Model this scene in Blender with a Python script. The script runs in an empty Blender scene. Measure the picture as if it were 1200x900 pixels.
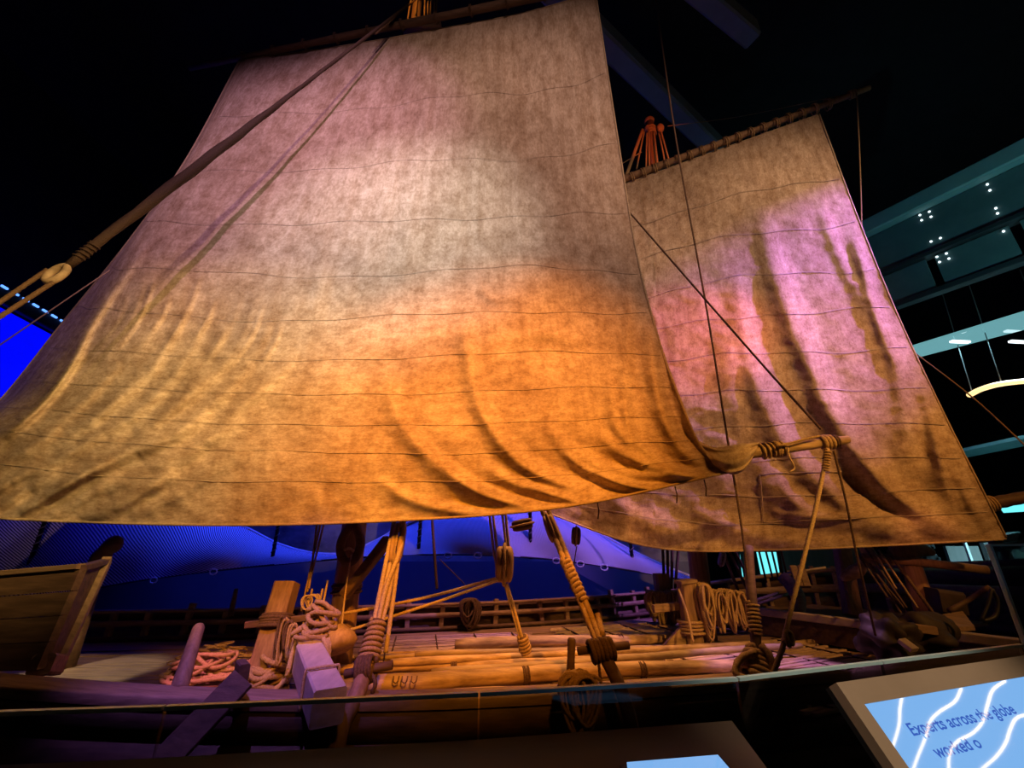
import bpy, math, random
import numpy as np
from mathutils import Vector, Matrix

random.seed(7); rng = np.random.RandomState(7)
SC = bpy.context.scene
COL = SC.collection
PI = math.pi

# ------------------------------------------------------------------ camera
F, CX, CY, EYE = 490.0, 600.0, 450.0, 1.6
PITCH = math.radians(20.5)
cd = bpy.data.cameras.new('camera'); cam = bpy.data.objects.new('camera', cd); COL.objects.link(cam)
cd.sensor_width = 36; cd.sensor_fit = 'HORIZONTAL'; cd.lens = F / 1200 * 36
cd.clip_start = 0.05; cd.clip_end = 200
cam.location = (0, 0, EYE); cam.rotation_euler = (PI / 2 + PITCH, 0, 0)
SC.camera = cam

# ------------------------------------------------------------------ world and exposure
W = bpy.data.worlds.new('world'); SC.world = W; W.use_nodes = True
bg = W.node_tree.nodes['Background']; bg.inputs[0].default_value = (0.25, 0.3, 0.6, 1); bg.inputs[1].default_value = 0.014
SC.view_settings.view_transform = 'Standard'; SC.view_settings.look = 'None'
SC.view_settings.exposure = 0.5; SC.view_settings.gamma = 1.0; SC.view_settings.use_curve_mapping = False

# ------------------------------------------------------------------ lamps of the gallery (unseen spots), plus spots added to brighten single fittings
def spot(name, loc, tgt, col, power, deg, blend=0.8, size=0.08):
    l = bpy.data.lights.new(name, 'SPOT'); l.color = col; l.energy = power
    l.spot_size = math.radians(deg); l.spot_blend = blend; l.shadow_soft_size = size
    o = bpy.data.objects.new(name, l); COL.objects.link(o); o.location = loc
    o.rotation_euler = (Vector(tgt) - Vector(loc)).to_track_quat('-Z', 'Y').to_euler()
    return o
def area(name, loc, tgt, col, power, sx, sy):
    l = bpy.data.lights.new(name, 'AREA'); l.shape = 'RECTANGLE'; l.size = sx; l.size_y = sy
    l.color = col; l.energy = power
    o = bpy.data.objects.new(name, l); COL.objects.link(o); o.location = loc
    o.rotation_euler = (Vector(tgt) - Vector(loc)).to_track_quat('-Z', 'Y').to_euler()
    return o
ORANGE = (1.0, 0.34, 0.045); AMBER = (1.0, 0.52, 0.14); PINK = (1.0, 0.42, 0.50); VIOLET = (0.46, 0.20, 1.0)
WARM = (1.0, 0.74, 0.50); RED = (1.0, 0.16, 0.05); BLUE = (0.01, 0.03, 1.0)
# main sail
spot('spot_sail_white', (0.5, -5.5, 9.5), (-2.0, 5.7, 6.4), (1.0, 0.95, 0.90), 3900, 29, 1.0, 0.15)
spot('spot_sail_pink', (0.0, -5.0, 13.5), (-4.6, 6.2, 8.6), (1.0, 0.50, 0.80), 3200, 38, 1.0, 0.12)
spot('spot_sail_wide', (2.5, -6.0, 13.0), (-1.2, 5.8, 7.6), (1.0, 0.60, 0.47), 3000, 52, 1.0, 0.2)
spot('spot_sail_orange', (2.6, -3.6, 8.6), (-0.3, 5.2, 2.95), (1.0, 0.31, 0.015), 6600, 32, 1.0, 0.15)
spot('spot_sail_amber', (-0.4, -4.2, 8.2), (-2.1, 5.2, 3.0), (1.0, 0.38, 0.05), 2000, 28, 1.0, 0.15)
spot('spot_sail_yellow', (4.6, -1.6, 7.6), (-5.7, 5.5, 3.2), (1.0, 0.62, 0.20), 6200, 28, 1.0, 0.15)
# mizzen sail
spot('spot_mizzen_warm', (9.5, -3.0, 10.5), (5.0, 7.2, 7.2), (1.0, 0.60, 0.36), 3400, 46, 1.0, 0.15)
spot('spot_mizzen_low', (10.0, -2.0, 8.0), (5.0, 7.0, 3.2), (1.0, 0.42, 0.09), 2800, 38, 1.0, 0.15)
spot('spot_mizzen_violet', (12.3, 2.6, 11.5), (6.5, 6.9, 6.4), (0.50, 0.20, 1.0), 8500, 30, 0.9, 0.05)
spot('spot_mizzen_red', (7.0, 0.0, 7.0), (3.3, 7.5, 5.2), (1.0, 0.16, 0.10), 2300, 22, 1.0, 0.15)
spot('fill_spot_boom', (5.5, -1.5, 5.5), (3.3, 4.95, 2.1), (1.0, 0.45, 0.08), 1500, 17, 0.9)  # unseen narrow spot added to brighten the boom and its sheet
# mast heads
spot('spot_masthead_main', (-2.2, 4.0, 13.2), (-2.45, 6.4, 13.75), (1.0, 0.36, 0.06), 160, 24, 0.4)
spot('spot_masthead_mizzen', (4.0, 5.4, 10.0), (3.75, 7.9, 11.35), (1.0, 0.16, 0.04), 170, 36, 0.5)
# deck
spot('spot_deck_violet_port', (-2.2, 2.3, 6.0), (-2.3, 4.35, 0.4), VIOLET, 800, 30, 0.9, 0.05)
spot('spot_deck_violet_mid', (5.2, 4.2, 9.0), (3.4, 6.2, 0.0), (0.80, 0.36, 1.0), 2300, 14, 0.5)
spot('spot_deck_warm', (2.4, 7.1, 10.0), (0.9, 6.4, 0.1), (1.0, 0.44, 0.13), 3200, 30, 0.9, 0.05)
spot('spot_deck_amber', (-6.0, 0.6, 6.0), (-2.45, 5.35, 0.55), (1.0, 0.42, 0.06), 900, 10, 0.8)
spot('spot_tackle_amber', (-3.4, 1.0, 4.5), (-1.25, 5.1, 1.75), (1.0, 0.42, 0.06), 330, 14, 0.8)
spot('spot_tackles_amber', (2.0, 0.4, 4.0), (0.4, 5.6, 1.6), (1.0, 0.36, 0.10), 110, 16, 0.8)
spot('spot_deck_pale', (-6.8, 2.2, 4.0), (-5.6, 6.0, 0.0), (1.0, 0.84, 0.62), 800, 17, 0.3)
spot('spot_deck_pink', (-5.0, 2.0, 6.0), (-3.5, 5.5, 0.2), (1.0, 0.20, 0.34), 1500, 12, 0.5)
spot('spot_far_side', (0.0, 7.0, 8.0), (-0.4, 8.8, 0.0), (1.0, 0.38, 0.20), 1300, 50, 1.0)
spot('spot_bow_warm', (4.4, 2.2, 2.9), (6.5, 7.6, 1.15), (1.0, 0.30, 0.12), 150, 15, 0.8)
# blue wash over the wave net and the mural
w_ = area('blue_wash', (-3.0, 13.6, 5.0), (-3.0, 13.2, 0.0), (0.03, 0.06, 1.0), 120, 16, 0.3); w_.data.spread = math.radians(80)
w_ = area('blue_wash_mural', (-3.0, 14.4, 8.5), (-3.0, 15.0, 3.0), (0.03, 0.06, 1.0), 70, 16, 0.3); w_.data.spread = math.radians(60)
# cool light of the galleries on the right
w_ = area('gallery_ceiling_light', (13.5, 9.5, 6.3), (13.5, 11.0, 0.0), (0.40, 0.85, 1.0), 620, 4, 2); w_.data.spread = math.radians(75)
spot('fill_spot_girder', (9.0, 2.5, 3.5), (11.0, 7.6, 8.6), (0.25, 0.9, 0.90), 330, 60, 1.0)  # unseen spot added below the girder to light it teal
spot('fill_spot_panel', (1.2, -1.5, 7.0), (1.5, 2.0, 1.0), (1.0, 0.80, 0.60), 800, 16, 0.8)  # unseen warm spot added to brighten the information panel's tan frame

# ------------------------------------------------------------------ pixels to places
FW = np.array((0, math.cos(PITCH), math.sin(PITCH))); UP = np.array((0, -math.sin(PITCH), math.cos(PITCH))); RT = np.array((1.0, 0, 0))
def ray(px, py): return RT * (px - CX) + UP * (CY - py) + FW * F
def U(px, py, Y):
    d = ray(px, py); s = Y / d[1]; return Vector((d[0] * s, Y, EYE + d[2] * s))
def Uz(px, py, z):
    d = ray(px, py); s = (z - EYE) / d[2]; return Vector((d[0] * s, d[1] * s, z))
def near_y(x): return 4.73 + 0.155 * x
def near_z(x): return 0.25 + (0.015 if x < 0 else 0.004) * x * x
def far_y(x): return 9.43 + 0.30 * x + 0.017 * x * x

# ------------------------------------------------------------------ materials
def mat(name, c1, c2=None, scale=6.0, stretch=(1, 1, 1), rough=0.75, bump=0.25, detail=6.0, spec=0.3, metal=0.0):
    m = bpy.data.materials.new(name); m.use_nodes = True; nt = m.node_tree; N = nt.nodes; L = nt.links
    b = N['Principled BSDF']; b.inputs['Roughness'].default_value = rough; b.inputs['Metallic'].default_value = metal
    b.inputs['Specular IOR Level'].default_value = spec
    if c2 is None: c2 = tuple(x * 0.6 for x in c1)
    tc = N.new('ShaderNodeTexCoord'); mp = N.new('ShaderNodeMapping'); mp.inputs['Scale'].default_value = stretch
    n = N.new('ShaderNodeTexNoise'); n.inputs['Scale'].default_value = scale; n.inputs['Detail'].default_value = detail
    n.inputs['Roughness'].default_value = 0.62
    L.new(tc.outputs['Object'], mp.inputs[0]); L.new(mp.outputs[0], n.inputs[0])
    r = N.new('ShaderNodeValToRGB'); r.color_ramp.elements[0].position = 0.32; r.color_ramp.elements[1].position = 0.68
    r.color_ramp.elements[0].color = (*c2, 1); r.color_ramp.elements[1].color = (*c1, 1)
    L.new(n.outputs[0], r.inputs[0]); L.new(r.outputs[0], b.inputs['Base Color'])
    if bump:
        bp = N.new('ShaderNodeBump'); bp.inputs['Strength'].default_value = bump; bp.inputs['Distance'].default_value = 0.02
        L.new(n.outputs[0], bp.inputs['Height']); L.new(bp.outputs[0], b.inputs['Normal'])
    return m
def emit(name, col, s):
    m = bpy.data.materials.new(name); m.use_nodes = True; b = m.node_tree.nodes['Principled BSDF']
    b.inputs['Base Color'].default_value = (0.02, 0.02, 0.02, 1); b.inputs['Roughness'].default_value = 0.03
    b.inputs['Emission Color'].default_value = (*col, 1); b.inputs['Emission Strength'].default_value = s
    return m
def sail_mat(name, c1, c2, c3):
    m = bpy.data.materials.new(name); m.use_nodes = True; nt = m.node_tree; N = nt.nodes; L = nt.links
    b = N['Principled BSDF']; b.inputs['Roughness'].default_value = 0.92; b.inputs['Specular IOR Level'].default_value = 0.1
    uv = N.new('ShaderNodeTexCoord')
    def noise(scale, st, det=6, rough=0.6):
        mp = N.new('ShaderNodeMapping'); mp.inputs['Scale'].default_value = st; L.new(uv.outputs['UV'], mp.inputs[0])
        n = N.new('ShaderNodeTexNoise'); n.inputs['Scale'].default_value = scale; n.inputs['Detail'].default_value = det
        n.inputs['Roughness'].default_value = rough; L.new(mp.outputs[0], n.inputs[0]); return n.outputs[0]
    def ramp(src, p0, p1, a, z):
        r = N.new('ShaderNodeValToRGB'); r.color_ramp.elements[0].position = p0; r.color_ramp.elements[1].position = p1
        r.color_ramp.elements[0].color = (*a, 1); r.color_ramp.elements[1].color = (*z, 1); L.new(src, r.inputs[0]); return r.outputs[0]
    def mul(a, b_, f=1.0):
        x = N.new('ShaderNodeMix'); x.data_type = 'RGBA'; x.blend_type = 'MULTIPLY'; x.inputs[0].default_value = f
        L.new(a, x.inputs[6]); L.new(b_, x.inputs[7]); return x.outputs[2]
    big = ramp(noise(6, (1, 1, 1), 9, 0.72), 0.36, 0.64, c2, c1)
    blot = ramp(noise(48, (1, 0.9, 1), 10, 0.8), 0.38, 0.58, c3, (1, 1, 1))
    streak = ramp(noise(11, (4.0, 0.35, 1), 6, 0.65), 0.36, 0.58, (0.74, 0.66, 0.58), (1, 1, 1))
    fine = ramp(noise(260, (1, 0.8, 1), 3, 0.6), 0.34, 0.60, (0.74, 0.70, 0.66), (1, 1, 1))
    weft = ramp(noise(34, (0.25, 5, 1), 4), 0.36, 0.60, (0.86, 0.83, 0.80), (1, 1, 1))
    col = mul(mul(mul(mul(big, streak, 0.65), blot, 0.85), fine, 0.8), weft, 0.35)
    L.new(col, b.inputs['Base Color'])
    bp = N.new('ShaderNodeBump'); bp.inputs['Strength'].default_value = 0.35; bp.inputs['Distance'].default_value = 0.015
    L.new(noise(55, (1, 1.3, 1), 8, 0.7), bp.inputs['Height']); L.new(bp.outputs[0], b.inputs['Normal'])
    return m

M = {}
M['canvas'] = sail_mat('canvas_main', (0.72, 0.61, 0.50), (0.50, 0.40, 0.32), (0.52, 0.44, 0.36))
M['canvas2'] = sail_mat('canvas_mizzen', (0.66, 0.54, 0.42), (0.44, 0.34, 0.26), (0.50, 0.42, 0.34))
M['seam'] = mat('canvas_seam', (0.50, 0.40, 0.31), (0.26, 0.19, 0.14), 3)
M['bolt'] = mat('bolt_rope', (0.5, 0.38, 0.25), None, 40)
M['wood'] = mat('deck_timber', (0.36, 0.24, 0.15), (0.19, 0.12, 0.075), 3.0, (0.7, 6, 6), 0.7, 0.35)
M['wood_dark'] = mat('dark_timber', (0.16, 0.095, 0.06), (0.07, 0.042, 0.028), 3.0, (0.8, 5, 5), 0.65, 0.35)
M['wood_v'] = mat('mast_timber', (0.34, 0.21, 0.12), (0.18, 0.105, 0.06), 3.0, (7, 7, 0.5), 0.6, 0.3)
M['pole'] = mat('spar_timber', (0.62, 0.44, 0.27), (0.17, 0.105, 0.055), 1.9, (0.7, 5, 5), 0.6, 0.5, 9)
M['pole_grey'] = mat('spar_timber_grey', (0.44, 0.33, 0.22), (0.17, 0.12, 0.075), 1.6, (0.6, 5, 5), 0.6, 0.4, 9)
M['pale'] = mat('pale_timber', (0.62, 0.52, 0.44), (0.44, 0.36, 0.30), 3.0, (4, 1, 4), 0.6, 0.25)
M['rope'] = mat('coir_rope', (0.48, 0.33, 0.17), (0.25, 0.155, 0.075), 60, (1, 1, 1), 0.9, 0.5)
M['rope_light'] = mat('pale_rope', (0.62, 0.47, 0.30), (0.38, 0.26, 0.15), 60, (1, 1, 1), 0.9, 0.5)
M['rope_dark'] = mat('tarred_rope', (0.16, 0.095, 0.055), (0.07, 0.04, 0.025), 60, (1, 1, 1), 0.85, 0.5)
M['stay'] = mat('tarred_stay', (0.055, 0.03, 0.02), (0.028, 0.016, 0.012), 60, (1, 1, 1), 0.8, 0.5)
M['bamboo'] = mat('bamboo_slat', (0.70, 0.52, 0.36), (0.40, 0.27, 0.17), 5, (1, 5, 5), 0.5, 0.25)
M['block'] = mat('pulley_wood', (0.50, 0.33, 0.18), (0.30, 0.18, 0.09), 6, (3, 3, 1), 0.6, 0.3)
M['iron'] = mat('dark_metal', (0.05, 0.05, 0.055), (0.03, 0.03, 0.03), 8, (1, 1, 1), 0.5, 0.1, metal=0.6)
M['black'] = mat('black_plaster', (0.012, 0.012, 0.016), (0.006, 0.006, 0.009), 1.5, (1, 1, 1), 0.9, 0.1)
M['navy'] = mat('navy_wall', (0.20, 0.22, 0.30), (0.16, 0.18, 0.25), 0.5, (1, 1, 1), 0.9, 0.05)
M['mural'] = mat('mural_print', (0.55, 0.58, 0.62), (0.05, 0.06, 0.09), 0.45, (1, 1, 1.6), 0.9, 0.0)
M['floor'] = mat('dark_carpet', (0.035, 0.03, 0.03), (0.02, 0.018, 0.018), 30, (1, 1, 1), 0.95, 0.2)
M['ledge'] = mat('ledge_bronze', (0.11, 0.075, 0.05), (0.085, 0.06, 0.042), 2, (1, 1, 1), 0.45, 0.05)
M['tan'] = mat('tan_frame', (0.42, 0.30, 0.20), (0.37, 0.26, 0.17), 3, (1, 1, 1), 0.5, 0.03)
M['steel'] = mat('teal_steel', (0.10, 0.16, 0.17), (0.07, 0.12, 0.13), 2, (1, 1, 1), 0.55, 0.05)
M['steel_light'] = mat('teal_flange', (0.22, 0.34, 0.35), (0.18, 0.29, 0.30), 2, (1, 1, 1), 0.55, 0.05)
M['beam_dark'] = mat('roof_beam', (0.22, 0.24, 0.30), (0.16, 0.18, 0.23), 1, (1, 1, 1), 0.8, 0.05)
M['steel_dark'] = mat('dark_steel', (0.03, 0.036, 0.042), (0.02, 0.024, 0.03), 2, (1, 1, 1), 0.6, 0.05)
M['grey'] = mat('grey_panel', (0.22, 0.21, 0.20), (0.16, 0.155, 0.15), 1.2, (4, 4, 0.6), 0.7, 0.05)
M['soot'] = mat('tarpaulin', (0.06, 0.045, 0.035), (0.03, 0.022, 0.018), 5, (1, 1, 1), 0.6, 0.5)
M['white_metal'] = mat('white_clip', (0.8, 0.8, 0.8), (0.6, 0.6, 0.6), 4, rough=0.4, bump=0)
M['screen_blue'] = emit('screen_deep_blue', (0.0, 0.002, 1.0), 0.72)
M['led_blue'] = emit('led_strip_blue', (0.10, 0.28, 1.0), 1.5)
M['panel_light'] = emit('panel_screen', (0.22, 0.50, 0.95), 0.62)
M['panel_text'] = emit('panel_letter', (0.035, 0.13, 0.62), 0.55)
M['cyan_screen'] = emit('cyan_lightbox', (0.16, 0.80, 0.86), 0.9)
M['cyan_soffit'] = emit('cyan_soffit', (0.16, 0.42, 0.46), 0.6)
M['tube'] = emit('warm_led_tube', (1.0, 0.74, 0.40), 13.0)
M['tube_soft'] = emit('soft_led_tube', (1.0, 0.62, 0.24), 1.3)
M['bolt_light'] = emit('pin_light', (0.8, 0.95, 1.0), 2.0)
def glass_mat(name, tint, gl=0.9):
    m = bpy.data.materials.new(name); m.use_nodes = True; nt = m.node_tree; N = nt.nodes; L = nt.links
    for n in list(N):
        if n.type == 'BSDF_PRINCIPLED': N.remove(n)
    t = N.new('ShaderNodeBsdfTransparent'); t.inputs[0].default_value = (*tint, 1)
    g = N.new('ShaderNodeBsdfGlossy'); g.inputs['Roughness'].default_value = 0.02; g.inputs[0].default_value = (gl, gl, gl, 1)
    f = N.new('ShaderNodeFresnel'); f.inputs[0].default_value = 1.5
    x = N.new('ShaderNodeMixShader'); k = N.new('ShaderNodeMath'); k.operation = 'MULTIPLY'; k.inputs[1].default_value = 0.35; L.new(f.outputs[0], k.inputs[0]); L.new(k.outputs[0], x.inputs[0]); L.new(t.outputs[0], x.inputs[1]); L.new(g.outputs[0], x.inputs[2])
    L.new(x.outputs[0], N['Material Output'].inputs['Surface']); return m
M['glass'] = glass_mat('balustrade_glass', (0.60, 0.64, 0.66))
M['glass_edge'] = mat('glass_edge', (0.55, 0.80, 0.80), (0.5, 0.75, 0.76), 2, rough=0.2, bump=0, spec=0.6)
def net_mat():
    m = bpy.data.materials.new('wave_net'); m.use_nodes = True; nt = m.node_tree; N = nt.nodes; L = nt.links
    b = N['Principled BSDF']; b.inputs['Roughness'].default_value = 0.8
    tc = N.new('ShaderNodeTexCoord'); mp = N.new('ShaderNodeMapping'); mp.inputs['Rotation'].default_value = (0, 0, 0.35)
    L.new(tc.outputs['UV'], mp.inputs[0])
    w = N.new('ShaderNodeTexWave'); w.wave_type = 'BANDS'; w.bands_direction = 'X'; w.inputs['Scale'].default_value = 30
    w.inputs['Distortion'].default_value = 0.8; w.inputs['Detail'].default_value = 1; L.new(mp.outputs[0], w.inputs[0])
    r = N.new('ShaderNodeValToRGB'); r.color_ramp.elements[0].color = (0.03, 0.05, 0.12, 1); r.color_ramp.elements[1].color = (0.75, 0.78, 0.85, 1)
    r.color_ramp.elements[0].position = 0.25; r.color_ramp.elements[1].position = 0.8
    L.new(w.outputs[0], r.inputs[0]); L.new(r.outputs[0], b.inputs['Base Color'])
    bp = N.new('ShaderNodeBump'); bp.inputs['Strength'].default_value = 0.6; L.new(w.outputs[0], bp.inputs['Height']); L.new(bp.outputs[0], b.inputs['Normal'])
    return m
M['net'] = net_mat()

# ------------------------------------------------------------------ mesh helpers
def cr(pts, n):
    """Catmull-Rom through pts, n samples in all"""
    P = np.array([tuple(p) for p in pts], float); k = len(P)
    if k == 2: return [Vector(P[0] + (P[1] - P[0]) * t) for t in np.linspace(0, 1, n)]
    E = np.vstack([2 * P[0] - P[1], P, 2 * P[-1] - P[-2]]); out = []
    for t in np.linspace(0, k - 1, n):
        i = min(int(t), k - 2); f = t - i; a, b, c, d = E[i], E[i + 1], E[i + 2], E[i + 3]
        out.append(Vector(0.5 * (2 * b + (c - a) * f + (2 * a - 5 * b + 4 * c - d) * f * f + (3 * b - a - 3 * c + d) * f ** 3)))
    return out
def resample(pts, ds, nmax=1500):
    P = [Vector(p) for p in pts]; cum = [0.0]
    for a, b in zip(P, P[1:]): cum.append(cum[-1] + (b - a).length)
    tot = cum[-1]; n = max(2, min(nmax, int(tot / ds) + 1)); out = []; j = 0
    for i in range(n):
        s = tot * i / (n - 1)
        while j < len(P) - 2 and cum[j + 1] < s: j += 1
        d = cum[j + 1] - cum[j]; out.append(P[j].lerp(P[j + 1], (s - cum[j]) / d if d > 1e-9 else 0))
    return out, tot
class MB:
    def __init__(s): s.v = []; s.f = []
    def tube(s, pts, r, n=8, lobes=False, pitch=0.2, cap=True):
        P = [Vector(p) for p in pts]; k = len(P); R = r if isinstance(r, (list, tuple)) else [r] * k
        t0 = (P[1] - P[0]).normalized(); ref = Vector((0, 0, 1)) if abs(t0.z) < 0.9 else Vector((1, 0, 0))
        u = t0.cross(ref).normalized(); base = len(s.v); L = 0
        for i in range(k):
            t = (P[min(i + 1, k - 1)] - P[max(i - 1, 0)])
            t = t.normalized() if t.length > 1e-9 else t0
            u = (u - t * u.dot(t))
            u = u.normalized() if u.length > 1e-6 else t.orthogonal().normalized()
            w = t.cross(u)
            if i: L += (P[i] - P[i - 1]).length
            for j in range(n):
                a = 2 * PI * j / n; rr = R[i]
                if lobes: rr *= 0.74 + 0.32 * abs(math.cos(1.5 * (a - 2 * PI * L / pitch)))
                q = P[i] + (u * math.cos(a) + w * math.sin(a)) * rr; s.v.append((q.x, q.y, q.z))
        for i in range(k - 1):
            for j in range(n):
                a = base + i * n + j; b = base + i * n + (j + 1) % n
                s.f.append((a, b, b + n, a + n))
        if cap:
            s.f.append(tuple(base + j for j in range(n))[::-1]); s.f.append(tuple(base + (k - 1) * n + j for j in range(n)))
        return s
    def rope(s, pts, r, n=9, nmax=1500):
        q, L = resample(pts, r * 1.25, nmax); return s.tube(q, r, n, True, r * 8)
    def beam(s, a, b, w, h, up=(0, 0, 1), ch=None, w2=None, h2=None):
        a = Vector(a); b = Vector(b); t = (b - a).normalized(); up = Vector(up); x = t.cross(up)
        x = x.normalized() if x.length > 1e-6 else t.orthogonal().normalized(); z = x.cross(t); base = len(s.v)
        if ch is None: ch = min(w, h) * 0.12
        for p, ww, hh in ((a, w, h), (b, w2 or w, h2 or h)):
            W_, H_ = ww / 2, hh / 2
            for i, j in ((W_ - ch, -H_), (W_, -H_ + ch), (W_, H_ - ch), (W_ - ch, H_), (-W_ + ch, H_), (-W_, H_ - ch), (-W_, -H_ + ch), (-W_ + ch, -H_)):
                q = p + x * i + z * j; s.v.append((q.x, q.y, q.z))
        for j in range(8): s.f.append((base + j, base + (j + 1) % 8, base + 8 + (j + 1) % 8, base + 8 + j))
        s.f.append(tuple(base + j for j in range(8))[::-1]); s.f.append(tuple(base + 8 + j for j in range(8)))
        return s
    def prism(s, poly, off):
        """polygon of 3-D points extruded by the vector off"""
        base = len(s.v); n = len(poly); off = Vector(off)
        for p in poly: s.v.append(tuple(p))
        for p in poly: s.v.append(tuple(Vector(p) + off))
        s.f.append(tuple(range(base, base + n))); s.f.append(tuple(range(base + n, base + 2 * n))[::-1])
        for j in range(n): s.f.append((base + j, base + n + j, base + n + (j + 1) % n, base + (j + 1) % n))
        return s
    def lathe(s, a, b, prof, n=12):
        """profile (t, r) along a->b"""
        a = Vector(a); b = Vector(b); return s.tube([a.lerp(b, t) for t, r in prof], [r for t, r in prof], n)
    def grid(s, P, flip=False):
        base = len(s.v); r, c = P.shape[:2]
        s.v += [tuple(q) for q in P.reshape(-1, 3)]
        for i in range(r - 1):
            for j in range(c - 1):
                a = base + i * c + j; s.f.append((a, a + 1, a + 1 + c, a + c) if flip else (a, a + c, a + c + 1, a + 1))
        return s
    def ellipsoid(s, c, ax, n=14, m=10, fn=None):
        base = len(s.v); c = Vector(c); ax = [Vector(q) for q in ax]
        for i in range(m + 1):
            th = PI * i / m
            for j in range(n):
                ph = 2 * PI * j / n; d = (math.sin(th) * math.cos(ph), math.sin(th) * math.sin(ph), math.cos(th)); k = fn(d) if fn else 1
                q = c + (ax[0] * d[0] + ax[1] * d[1] + ax[2] * d[2]) * k; s.v.append(tuple(q))
        for i in range(m):
            for j in range(n):
                a = base + i * n + j; b = base + i * n + (j + 1) % n; s.f.append((a, b, b + n, a + n))
        return s
    def build(s, name, m, parent=None, smooth=True, origin=None, uv=None):
        if parent is not None: o0 = root_loc(parent)
        elif origin is not None: o0 = Vector(origin)
        else:
            A = np.array(s.v); o0 = Vector(((A[:, 0].min() + A[:, 0].max()) / 2, (A[:, 1].min() + A[:, 1].max()) / 2, A[:, 2].min()))
        A = np.array(s.v, float) - np.array(o0)
        me = bpy.data.meshes.new(name); me.from_pydata(A.tolist(), [], s.f); me.update()
        if smooth: me.polygons.foreach_set('use_smooth', [True] * len(me.polygons))
        if uv is not None:
            l = me.uv_layers.new(name='UVMap'); idx = np.empty(len(me.loops), int); me.loops.foreach_get('vertex_index', idx)
            l.data.foreach_set('uv', np.array(uv)[idx].ravel())
        me.materials.append(M[m] if isinstance(m, str) else m)
        o = bpy.data.objects.new(name, me); COL.objects.link(o)
        if parent is not None: o.parent = parent
        else: o.location = o0
        return o
def root_loc(o):
    while o.parent is not None: o = o.parent
    return o.location.copy()
def tag(o, label, cat, group=None):
    o['label'] = label; o['category'] = cat
    if group: o['group'] = group
    return o
def thing(name, loc, label, cat, group=None):
    o = bpy.data.objects.new(name, None); COL.objects.link(o); o.location = loc; o.empty_display_size = 0.1
    return tag(o, label, cat, group)
def struct(o): o['kind'] = 'structure'; return o
def wrap(a, b, R, r, turns, mb=None, n=7, taper=1.0):
    """a rope wound round the axis a-b"""
    mb = mb or MB(); a = Vector(a); b = Vector(b); t = (b - a).normalized(); u = t.orthogonal().normalized(); w = t.cross(u)
    K = int(turns * 14); pts = []
    for i in range(K + 1):
        f = i / K; an = 2 * PI * turns * f; rr = (R * (1 + (taper - 1) * f)) * (1 + 0.05 * math.sin(an * 0.37))
        pts.append(a.lerp(b, f) + (u * math.cos(an) + w * math.sin(an)) * rr)
    mb.tube(pts, r, n); return mb
def hank(c, dx, h, w, d, turns, r, seed=0, mb=None, n=7):
    """a rope hank hanging from c: loops of height h, width w along dx, spread d in depth"""
    R_ = random.Random(seed); mb = mb or MB(); c = Vector(c); dx = Vector(dx).normalized(); nn = dx.cross(Vector((0, 0, 1)))
    pts = []; K = turns * 16
    js = [(R_.uniform(0.20, 1.15), R_.uniform(0.40, 1.05), R_.uniform(-0.20, 0.20)) for _ in range(turns + 2)]
    for i in range(K + 1):
        f = i / 16; k = int(f); g = f - k; A, B = js[k], js[k + 1]
        jw, jh, jo = (A[q] + (B[q] - A[q]) * g for q in range(3)); an = 2 * PI * f
        pts.append(c + dx * (w / 2 * math.sin(an) * jw * (0.55 + 0.45 * math.cos(an * 0.5) ** 2) + jo * w) + Vector((0, 0, 1)) * (-h / 2 * jh * (1 - math.cos(an))) + nn * (d * (i / K - 0.5) + 0.15 * d * math.sin(an * 1.3)))
    mb.tube(pts, r, n, True, r * 8); return mb
def pile(c, R, H, turns, r, seed=0, mb=None, ex=1.0, n=8, tilt=0.5):
    """rope thrown down in loose overlapping loops at c"""
    R_ = random.Random(seed); mb = mb or MB(); c = Vector(c); ctl = []
    for k in range(turns):
        f = k / max(1, turns - 1); ro = R * R_.uniform(0.42, 0.72); off = (R - ro) * (1 - 0.5 * f); ao = R_.uniform(0, 2 * PI); ox, oy = math.cos(ao) * off, math.sin(ao) * off
        el = R_.uniform(0.5, 0.9); rot = R_.uniform(0, PI); ti = R_.uniform(-tilt, tilt); z0 = r + H * 0.62 * f; ph = R_.uniform(0, 0.8)
        for i in range(7):
            an = ph + 2 * PI * i / 7; x, y = math.cos(an) * ro, math.sin(an) * ro * el
            xx, yy = x * math.cos(rot) - y * math.sin(rot) + ox, x * math.sin(rot) + y * math.cos(rot) + oy
            dome = max(0.15, 1 - (math.hypot(xx, yy) / (R * 1.1)) ** 2)
            ctl.append(c + Vector((xx * ex, yy, max(r, z0 * dome + x * ti + R_.uniform(-0.5, 0.5) * r))))
    mb.rope(cr(ctl, len(ctl) * 6), r, n, 1600); return mb
def rope_thing(name, pts, r, m, label, twist=True, cat='rope', group=None, nctl=24):
    mb = MB(); q = cr(pts, nctl)
    if twist: mb.rope(q, r)
    else: mb.tube(q, r, 7)
    return tag(mb.build(name, m, origin=pts[-1]), label, cat, group)
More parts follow.
